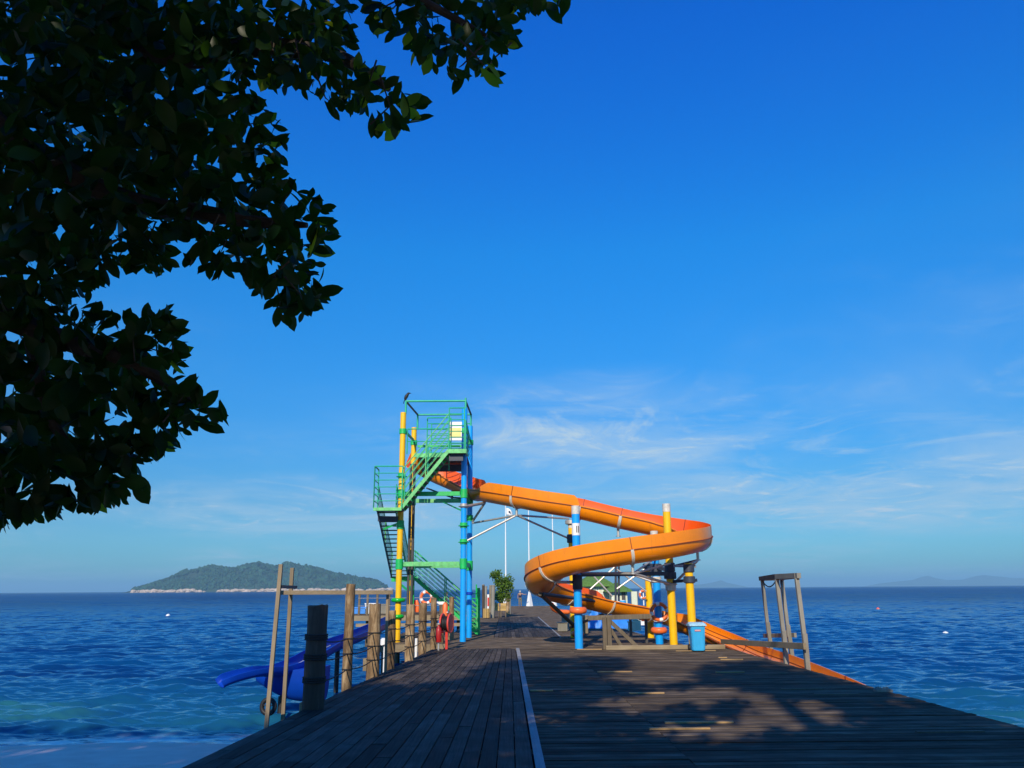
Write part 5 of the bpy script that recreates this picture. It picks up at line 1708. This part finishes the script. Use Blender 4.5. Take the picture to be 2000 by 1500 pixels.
mb = MB(); mb.add([(x + .30, 93.86, zt_ - .45), (x + .42, 93.86, zt_ - .40), (x + .52, 93.86, zt_ - .52), (x + .58, 93.86, zt_ - .75), (x + .44, 93.86, zt_ - .66), (x + .33, 93.86, zt_ - .62),
                   (x + .30, 93.88, zt_ - .45), (x + .42, 93.88, zt_ - .40), (x + .52, 93.88, zt_ - .52), (x + .58, 93.88, zt_ - .75), (x + .44, 93.88, zt_ - .66), (x + .33, 93.88, zt_ - .62)],
                  [(5, 4, 3, 2, 1, 0), (6, 7, 8, 9, 10, 11)] + [(k, (k + 1) % 6, 6 + (k + 1) % 6, 6 + k) for k in range(6)])
mb.build('emblem', M['navy'], cl_)

# ------------------------------------------------------------------ a person at the end of the jetty
def build_person():
    Y = 92.5
    g = P(1016, 1181, Y); x = g.x
    root = empty('person', (x, Y, -.02), 'person in dark top and khaki trousers standing at the jetty end, one arm out', 'person')
    H = 1.72
    v = {'pel': (0, 0, .92), 'waist': (0, 0, 1.08), 'chest': (0, -.01, 1.32), 'neck': (0, 0, 1.47), 'head': (0, -.01, 1.56), 'crown': (0, 0, 1.66),
         'sl': (-.18, 0, 1.40), 'el': (-.25, .0, 1.14), 'wl': (-.25, -.06, .90), 'hl': (-.25, -.08, .82),
         'sr': (.18, 0, 1.40), 'er': (.40, -.06, 1.30), 'wr': (.64, -.10, 1.32), 'hr': (.73, -.11, 1.33),
         'hipl': (-.09, 0, .88), 'kl': (-.11, -.02, .48), 'al': (-.12, .02, .09), 'tl': (-.13, -.14, .04),
         'hipr': (.09, 0, .88), 'kr': (.11, -.02, .48), 'ar': (.12, .02, .09), 'tr': (.13, -.14, .04)}
    rad = {'pel': .13, 'waist': .12, 'chest': .145, 'neck': .055, 'head': .085, 'crown': .075, 'sl': .065, 'el': .045, 'wl': .032, 'hl': .035, 'sr': .065, 'er': .045, 'wr': .032, 'hr': .035,
           'hipl': .09, 'kl': .06, 'al': .042, 'tl': .035, 'hipr': .09, 'kr': .06, 'ar': .042, 'tr': .035}
    ed = [('pel', 'waist'), ('waist', 'chest'), ('chest', 'neck'), ('neck', 'head'), ('head', 'crown'), ('chest', 'sl'), ('sl', 'el'), ('el', 'wl'), ('wl', 'hl'), ('chest', 'sr'), ('sr', 'er'), ('er', 'wr'), ('wr', 'hr'),
          ('pel', 'hipl'), ('hipl', 'kl'), ('kl', 'al'), ('al', 'tl'), ('pel', 'hipr'), ('hipr', 'kr'), ('kr', 'ar'), ('ar', 'tr')]
    def skin(name, keys, edges, grow, mat):
        ks = list(keys); me = bpy.data.meshes.new(name)
        me.from_pydata([v[k] for k in ks], [(ks.index(a), ks.index(b)) for a, b in edges], [])
        o = bpy.data.objects.new(name, me); COL.objects.link(o); o.parent = root
        me.materials.append(mat)
        sk = o.modifiers.new('skin', 'SKIN')
        for i, k in enumerate(ks):
            me.skin_vertices[0].data[i].radius = (rad[k] + grow, (rad[k] + grow) * (.72 if k in ('pel', 'waist', 'chest') else 1))
            me.skin_vertices[0].data[i].use_root = (i == 0)
        ss = o.modifiers.new('sub', 'SUBSURF'); ss.levels = 1; ss.render_levels = 1
        return o
    # the skin modifier needs its layer: meshes built by hand get it from the modifier
    try:
        skin('body', v.keys(), ed, 0, M['skin'])
        skin('shirt', ['waist', 'pel', 'chest', 'sl', 'sr'], [('waist', 'pel'), ('waist', 'chest'), ('chest', 'sl'), ('chest', 'sr')], .018, M['navy'])
        skin('trousers', ['pel', 'hipl', 'kl', 'al', 'hipr', 'kr', 'ar'], [('pel', 'hipl'), ('hipl', 'kl'), ('kl', 'al'), ('pel', 'hipr'), ('hipr', 'kr'), ('kr', 'ar')], .02, M['khaki'])
    except Exception as e:
        print('skin failed', e)
    MB().lathe((x, Y, -.02), [(.095, 1.58), (.10, 1.60), (.09, 1.68), (.05, 1.72), (.01, 1.73)], 14).build('cap', M['hair'], root)
build_person()

# ------------------------------------------------------------------ mooring buoys on the water
for (px, py, r, m1, lb) in ((328, 1205, .26, 'white', 'small pinkish white buoy floating left of the jetty'), (1715, 1191, .22, 'coral', 'small red buoy floating far right'), (1847, 1239, .13, 'white', 'white float on the water at the right')):
    g = G(px, py, ZW)
    root = empty('mooring_buoy', tuple(g), lb, 'buoy', 'buoys on the water')
    MB().blob((g.x, g.y, ZW + r * .5), (r * (1.5 if px == 1847 else 1), r, r * .9), 14, 10, 0).build('float', M[m1], root)
    MB().torus((g.x, g.y, ZW + r * .45), r * 1.0, r * .09, seg=20, ring=6).build('band', M['orange_buoy'] if px == 328 else M['white'], root)
    MB().tube([(g.x, g.y, ZW + r * 1.3), (g.x, g.y, ZW + r * 1.65)], r * .12, 8).build('eye', M['steel'], root)

# ------------------------------------------------------------------ side platform railing and gear
root = empty('platform_railing', (-5.1, 44.1, PZ), 'timber post railing with wire lines along the side platform', 'railing')
for px in (702, 718, 737, 760, 800, 846, 872):
    x = P(px, 1170, 44.1).x
    MB().bar((x, 44.12, PZ - .02), (x, 44.12, PZ + 1.15), .11, .11, (0, 1, 0)).build('post', M['timber_brown'], root)
for z in (.45, .85):
    MB().tube([(P(700, 1170, 44.1).x, 44.05, PZ + z), (P(873, 1170, 44.1).x, 44.05, PZ + z)], .014, 6).build('wire', M['steel'], root)
for k, (px, h, m_, nm, cat, lb) in enumerate(((727, .55, 'white', 'cooler_box', 'box', 'white cooler box on the side platform behind the third roped post'), (705, .35, 'tarp', 'cooler_box', 'box', 'low blue box at the outer end of the side platform'),
                                  (748, .5, 'timber_grey', 'cooler_box', 'box', 'grey box on the side platform left of the yellow pole'))):
    x = P(px, 1180, 46).x
    r_ = empty(nm, (x, 46, PZ), lb, cat)
    MB().box((x, 46, PZ + h / 2 - .03), (.7, .5, h - .06)).build('body', M[m_], r_, bevel=.02)
    MB().box((x, 46, PZ + h - .02), (.75, .55, .07)).build('lid', M['white' if px == 727 else m_], r_, bevel=.015)
x = P(812, 1180, 45).x
r_ = empty('life_vest', (x, 45, PZ), 'red life vest hung on the side platform railing between two posts', 'life vest')
zc = P(812, 1184, 45).z
MB().tube([(x - .1, 44.9, zc - .3), (x - .12, 44.88, zc), (x - .06, 44.9, zc + .32)], [.11, .13, .07], 10).build('panel', M['red'], r_)
MB().tube([(x + .12, 44.9, zc - .3), (x + .13, 44.88, zc), (x + .06, 44.9, zc + .32)], [.11, .13, .07], 10).build('panel', M['orange_buoy'], r_)
MB().tube([(x - .24, 44.85, zc - .05), (x + .26, 44.85, zc - .05)], .025, 6).build('belt', M['black'], r_)
# a white folded rag on the right-hand deck edge
a = G(1742, 1352)
sheet('rag', (a.x - .12, a.y + .1, .0), .30, .16, .03, M['timber_grey'], 'crumpled pale rag lying on the right edge of the deck', 'rag', 5)

# ================================================================== trees overhead
# Outline of the overhanging boughs: each is a patch of foliage a few metres in front of the camera.
BOUGHS = [
    [(672, -60), (1160, -60), (1118, 0), (1108, 44), (1062, 20), (1012, 40), (1016, 98), (984, 112), (986, 150), (960, 176), (928, 150), (892, 192), (862, 150), (800, 112), (772, 62), (738, 84), (700, 36)],
    [(360, -60), (690, -60), (698, 60), (698, 106), (748, 128), (800, 168), (834, 196), (828, 232), (788, 254), (742, 268), (722, 226), (690, 212), (656, 236), (622, 188), (560, 188), (500, 170), (380, 160)],
    [(-120, -120), (530, -120), (510, 60), (498, 160), (540, 205), (570, 268), (558, 330), (596, 358), (645, 388), (655, 430), (664, 488), (618, 496), (640, 536), (660, 574), (606, 622), (546, 640), (520, 600),
     (488, 562), (420, 545), (350, 512), (312, 546), (240, 522), (190, 570), (100, 600), (-120, 640)],
    [(-120, 540), (60, 560), (180, 575), (230, 604), (340, 590), (362, 640), (374, 690), (358, 724), (408, 752), (436, 788), (450, 834), (398, 828), (352, 852), (348, 884), (290, 898), (304, 930), (284, 960),
     (250, 980), (190, 996), (130, 1002), (50, 1022), (-120, 1060)]]
DEPTH = [3.7, 4.2, 4.6, 5.0]
def inside(poly, x, y):
    c = False; n = len(poly); j = n - 1
    for i in range(n):
        xi, yi = poly[i]; xj, yj = poly[j]
        if (yi > y) != (yj > y) and x < (xj - xi) * (y - yi) / (yj - yi) + xi: c = not c
        j = i
    return c
def edge_dist(poly, x, y):
    best = 1e9; n = len(poly)
    for i in range(n):
        ax_, ay_ = poly[i]; bx_, by_ = poly[(i + 1) % n]
        dx, dy = bx_ - ax_, by_ - ay_
        u = max(0, min(1, ((x - ax_) * dx + (y - ay_) * dy) / (dx * dx + dy * dy + 1e-9)))
        best = min(best, math.hypot(x - ax_ - u * dx, y - ay_ - u * dy))
    return best
def to_px(p):
    d = Vector(p) - CAM
    w = d.dot(CF)
    return 1000 + d.dot(CR) / w * F_PX, 750 - d.dot(CU) / w * F_PX

# where the boughs and crowns behind the viewer shade the deck (ground outline read from the photograph's shadows)
def gp(l): return [(G(x, y).x, G(x, y).y) for x, y in l]
SH_TOP = gp([(700, 1340), (760, 1330), (800, 1338), (880, 1328), (930, 1300), (965, 1290), (1010, 1288), (1040, 1281), (1130, 1280), (1230, 1284), (1250, 1300), (1300, 1310), (1340, 1315), (1380, 1300), (1430, 1290), (1480, 1284), (1500, 1287)])
SHADE = [(-18, 18.0), (-9, 17.8), (-5, 17.0), (-3.6, 16.2)] + SH_TOP + [(7.10, 21.6), (7.12, 16.5), (8.2, 9), (8.6, -3), (-18, -3)]
LIT = [gp(l) for l in ([(1238, 1300), (1345, 1312), (1330, 1330), (1260, 1336), (1215, 1322)], [(1300, 1345), (1400, 1338), (1462, 1352), (1440, 1366), (1340, 1371), (1250, 1398), (1180, 1382), (1150, 1366), (1230, 1356)],
                       [(1470, 1358), (1580, 1366), (1672, 1414), (1570, 1424), (1500, 1420), (1440, 1442), (1340, 1434), (1380, 1412), (1460, 1402)], [(1290, 1412), (1400, 1406), (1440, 1450), (1320, 1446)],
                       [(1700, 1366), (1778, 1374), (1735, 1388)], [(800, 1352), (900, 1340), (960, 1352), (880, 1362)], [(1050, 1346), (1130, 1344), (1110, 1354)])]
FLECKS = []
for (fx, fy, fd, fr_) in ((950, 95, 3.7, .20), (650, 55, 4.2, .24), (525, 200, 4.5, .16), (635, 560, 4.6, .10)):
    fc = P(fx, fy, fd)
    FLECKS.append((fc.x + math.sin(SUN_AZ) * fc.z / math.tan(SUN_EL), fc.y + math.cos(SUN_AZ) * fc.z / math.tan(SUN_EL), fr_))
def in_shade(x, y):
    for a_, b_, r_ in FLECKS:
        if (x - a_) ** 2 + ((y - b_) * .6) ** 2 < (r_ + .22) ** 2: return False
    if not inside(SHADE, x, y): return False
    for l in LIT:
        if inside(l, x, y) or edge_dist(l, x, y) < .20: return False
    return edge_dist(SHADE, x, y) > .22

def build_trees():
    rn = random.Random(5)
    t1 = empty('overhanging_tree', (-7.5, -4.5, -.5), 'big dark leafy tree whose boughs hang over the upper left', 'tree')
    t2 = empty('shade_tree', (1.5, -8.0, -.5), 'tall tree behind the viewpoint that throws the dappled shade on the deck', 'tree')
    # trunks and limbs
    MB().tube(spline([V(-7.5, -4.5, -.8), V(-7.3, -4.4, 2.0), V(-7.0, -4.6, 5.0), V(-6.8, -5.0, 9.0), V(-7.2, -5.2, 12.5)], 6), [.55 - .018 * i for i in range(25)], 14).build('trunk', M['bark'], t1)
    MB().tube(spline([V(1.5, -8.0, -.8), V(1.4, -8.0, 4), V(.8, -7.5, 8), V(.2, -7.0, 12), V(.2, -6.6, 15.5)], 6), [.5 - .018 * i for i in range(25)], 14).build('trunk', M['bark'], t2)
    limbs = [[V(-7.0, -4.6, 4.8), V(-5.2, -1.0, 6.0), V(-3.0, 2.2, 6.2), P(250, 60, 4.8), P(520, 90, 4.5), P(660, 110, 4.3), P(760, 175, 4.2)],
             [V(-7.1, -4.5, 4.2), V(-5.6, -.5, 5.2), V(-4.0, 2.5, 5.2), P(120, 330, 4.8), P(420, 420, 4.7), P(600, 440, 4.6)],
             [V(-7.2, -4.5, 3.2), V(-6.0, .0, 4.2), V(-4.5, 3.0, 4.0), P(60, 640, 5.1), P(240, 700, 5.0), P(390, 790, 5.0)],
             [V(-3.0, 2.2, 6.2), V(-1.2, 3.2, 6.4), P(560, -120, 3.9), P(800, -10, 3.7), P(950, 70, 3.7)],
             [P(60, 640, 5.1), P(90, 800, 5.0), P(160, 900, 5.0)]]
    for l in limbs:
        s = spline(l, 6); k = len(s)
        r0 = .14 if l[0].y < 0 else .05
        MB().tube(s, [r0 * (1 - i / k) ** .8 + .008 for i in range(k)], 8).build('limb', M['bark'], t1)
    for l in ([V(.9, -7.6, 7.5), V(-1.5, -6.5, 10), V(-3.4, -6, 12)], [V(.6, -7.3, 9), V(1.8, -6.6, 11.5), V(2.2, -6, 14)], [V(1.3, -8, 5.5), V(-1.0, -6.2, 7.5), V(-2.6, -5.5, 8.5)]):
        s = spline(l, 6); k = len(s)
        MB().tube(s, [.18 * (1 - i / k) + .02 for i in range(k)], 8).build('limb', M['bark'], t2)
    for l in ([V(-6.9, -4.8, 7), V(-9.5, -5, 9.5), V(-11.5, -5, 11)], [V(-6.8, -5, 8.5), V(-5.0, -5.2, 11), V(-4.0, -5.5, 12.5)]):
        s = spline(l, 6); k = len(s)
        MB().tube(s, [.18 * (1 - i / k) + .02 for i in range(k)], 8).build('limb', M['bark'], t1)
    # single leaves along the visible outline, in sprigs
    leaf_meshes = []
    for j, (w, c, f) in enumerate(((.42, .12, .16), (.47, .05, .22), (.36, .22, .10), (.45, -.05, .20))):
        vs, fs = leaf_mesh('leaf', 1.0, w, None, 6, f, c)
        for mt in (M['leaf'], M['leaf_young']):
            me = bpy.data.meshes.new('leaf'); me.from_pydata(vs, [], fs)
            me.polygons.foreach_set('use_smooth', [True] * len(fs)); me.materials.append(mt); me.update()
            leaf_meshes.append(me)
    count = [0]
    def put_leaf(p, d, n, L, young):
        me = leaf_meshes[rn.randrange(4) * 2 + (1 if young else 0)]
        o = bpy.data.objects.new('leaf', me); COL.objects.link(o); o.parent = t1
        B = basis(d, n).to_4x4()
        o.matrix_local = Matrix.Translation(Vector(p) - WORLD_LOC[t1.name]) @ B @ Matrix.Scale(L, 4)
        count[0] += 1
    fill = Leaves(); twigs = MB()
    in_frame = lambda x, y: -20 < x < 2000 and -20 < y < 1500
    spots = []
    for bi, poly in enumerate(BOUGHS):       # sprigs along the outline
        n = len(poly)
        for i in range(n):
            a, b = poly[i], poly[(i + 1) % n]
            ln = math.hypot(b[0] - a[0], b[1] - a[1]); steps = max(1, int(ln / 24))
            for s_ in range(steps):
                u = (s_ + rn.uniform(.15, .85)) / steps
                x, y = a[0] + (b[0] - a[0]) * u, a[1] + (b[1] - a[1]) * u
                if not in_frame(x, y): continue
                if any(k != bi and inside(q, x, y) for k, q in enumerate(BOUGHS)): continue
                nx, ny = (b[1] - a[1]) / ln, -(b[0] - a[0]) / ln
                if inside(poly, x + nx * 6, y + ny * 6): nx, ny = -nx, -ny
                spots.append((bi, x, y, nx, ny))
    rn.shuffle(spots)
    for (bi, x, y, nx, ny) in spots:
        Yd = DEPTH[bi] + rn.uniform(-.35, .35)
        inset = rn.uniform(46, 66)
        q = P(x - nx * inset, y - ny * inset, Yd)
        od = (CR * nx - CU * ny).normalized()
        if not any(inside(pl, x - nx * inset, y - ny * inset) for pl in BOUGHS): continue
        for m_ in range(2):
            dd = (od + rand_unit(rn) * .42 + V(0, 0, -.30)).normalized()
            L = rn.uniform(.13, .19) * (Yd / 4.4)
            nn = (-CF * rn.uniform(.3, 1.0) + rand_unit(rn) * .8)
            base = q + rand_unit(rn) * .025
            if count[0] < 300: put_leaf(base, dd, nn, L, rn.random() < (.30 if bi < 2 else .14))
            else: fill.leaf(base, dd, nn, L)
        if rn.random() < .5:
            twigs.tube([q - od * .16 + rand_unit(rn) * .03, q + rand_unit(rn) * .01, q + od * .03], [.006, .004, .002], 5)
    for bi, poly in enumerate(BOUGHS):
        Y0 = DEPTH[bi]
        n = len(poly); cx = sum(p[0] for p in poly) / n; cy = sum(p[1] for p in poly) / n
        # fill: several layers of leaves inside the outline
        xs = [p[0] for p in poly]; ys = [p[1] for p in poly]
        area = (max(xs) - min(xs)) * (max(ys) - min(ys))
        tries = int(area / 150)
        for _ in range(tries):
            x, y = rn.uniform(min(xs), max(xs)), rn.uniform(min(ys), max(ys))
            if not inside(poly, x, y): continue
            ed = edge_dist(poly, x, y)
            if ed < 16: continue
            deep = rn.uniform(-.4, .5) if ed < 110 else rn.uniform(-.5, 1.9)
            Yd = Y0 + deep
            p = P(x, y, Yd)
            # leaves gather into sprigs: gaps stay open where the noise is low
            if mnoise.noise(Vector((x * .022, y * .022, bi * 7.0))) < -.27 and ed < 230: continue
            L = rn.uniform(.13, .19) * (Yd / 4.4) * (1.25 if ed > 130 else 1.0)
            L = min(L, (ed + 12) / F_PX * Yd)
            d = (rand_unit(rn) + V(0, 0, -.45) + (CR * .25))
            fill.leaf(p, d, -CF * rn.uniform(.2, 1) + rand_unit(rn) * .8, L)
    # crown mass above and behind the visible boughs
    crown1, crown2 = Leaves(), Leaves()
    tanE = math.tan(SUN_EL); sx_, sy_ = math.sin(SUN_AZ), math.cos(SUN_AZ)
    for _ in range(13500):
        gx, gy = rn.uniform(-18, 9.5), rn.uniform(-3, 24)
        if not in_shade(gx, gy): continue
        yc = rn.uniform(-8.5, -3.5)
        t = (gy - yc) / sy_
        c = V(gx - sx_ * t, yc, t * tanE)
        if c.z < 1.5: continue
        tgt = crown1 if c.x < -4.2 else crown2
        for k in range(5):
            u = rand_unit(rn) * .28 * rn.random() ** .5
            tgt.leaf(c + u, rand_unit(rn) + V(0, 0, -.4), rand_unit(rn) + V(0, -.6, .5), rn.uniform(.28, .46), True)
    for _ in range(5200):          # boughs overhead, out of the picture
        c = V(rn.uniform(-12, 3.5), rn.uniform(-7, 3.2), rn.uniform(5.2, 9.5))
        if c.y > -.5 and c.z < 5.6 + (c.y + .5) * 1.25: continue
        gx, gy = c.x + sx_ * c.z / tanE, c.y + sy_ * c.z / tanE
        if not in_shade(gx, gy): continue
        qx, qy = to_px(c) if c.y > .3 else (0, -500)
        if c.y > .3 and qy > -60: continue
        for k in range(4):
            (crown1 if c.x < -3 else crown2).leaf(c + rand_unit(rn) * .3, rand_unit(rn) + V(0, 0, -.3), rand_unit(rn) + V(0, 0, 1), rn.uniform(.3, .46), True)
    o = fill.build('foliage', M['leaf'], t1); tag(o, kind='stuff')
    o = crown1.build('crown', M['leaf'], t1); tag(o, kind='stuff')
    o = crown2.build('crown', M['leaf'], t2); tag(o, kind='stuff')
    o = twigs.build('twigs', M['bark'], t1); tag(o, kind='stuff')
    print('leaves', count[0], len(fill.v) // len(LV), (len(crown1.v) + len(crown2.v)) // len(LV2))
build_trees()
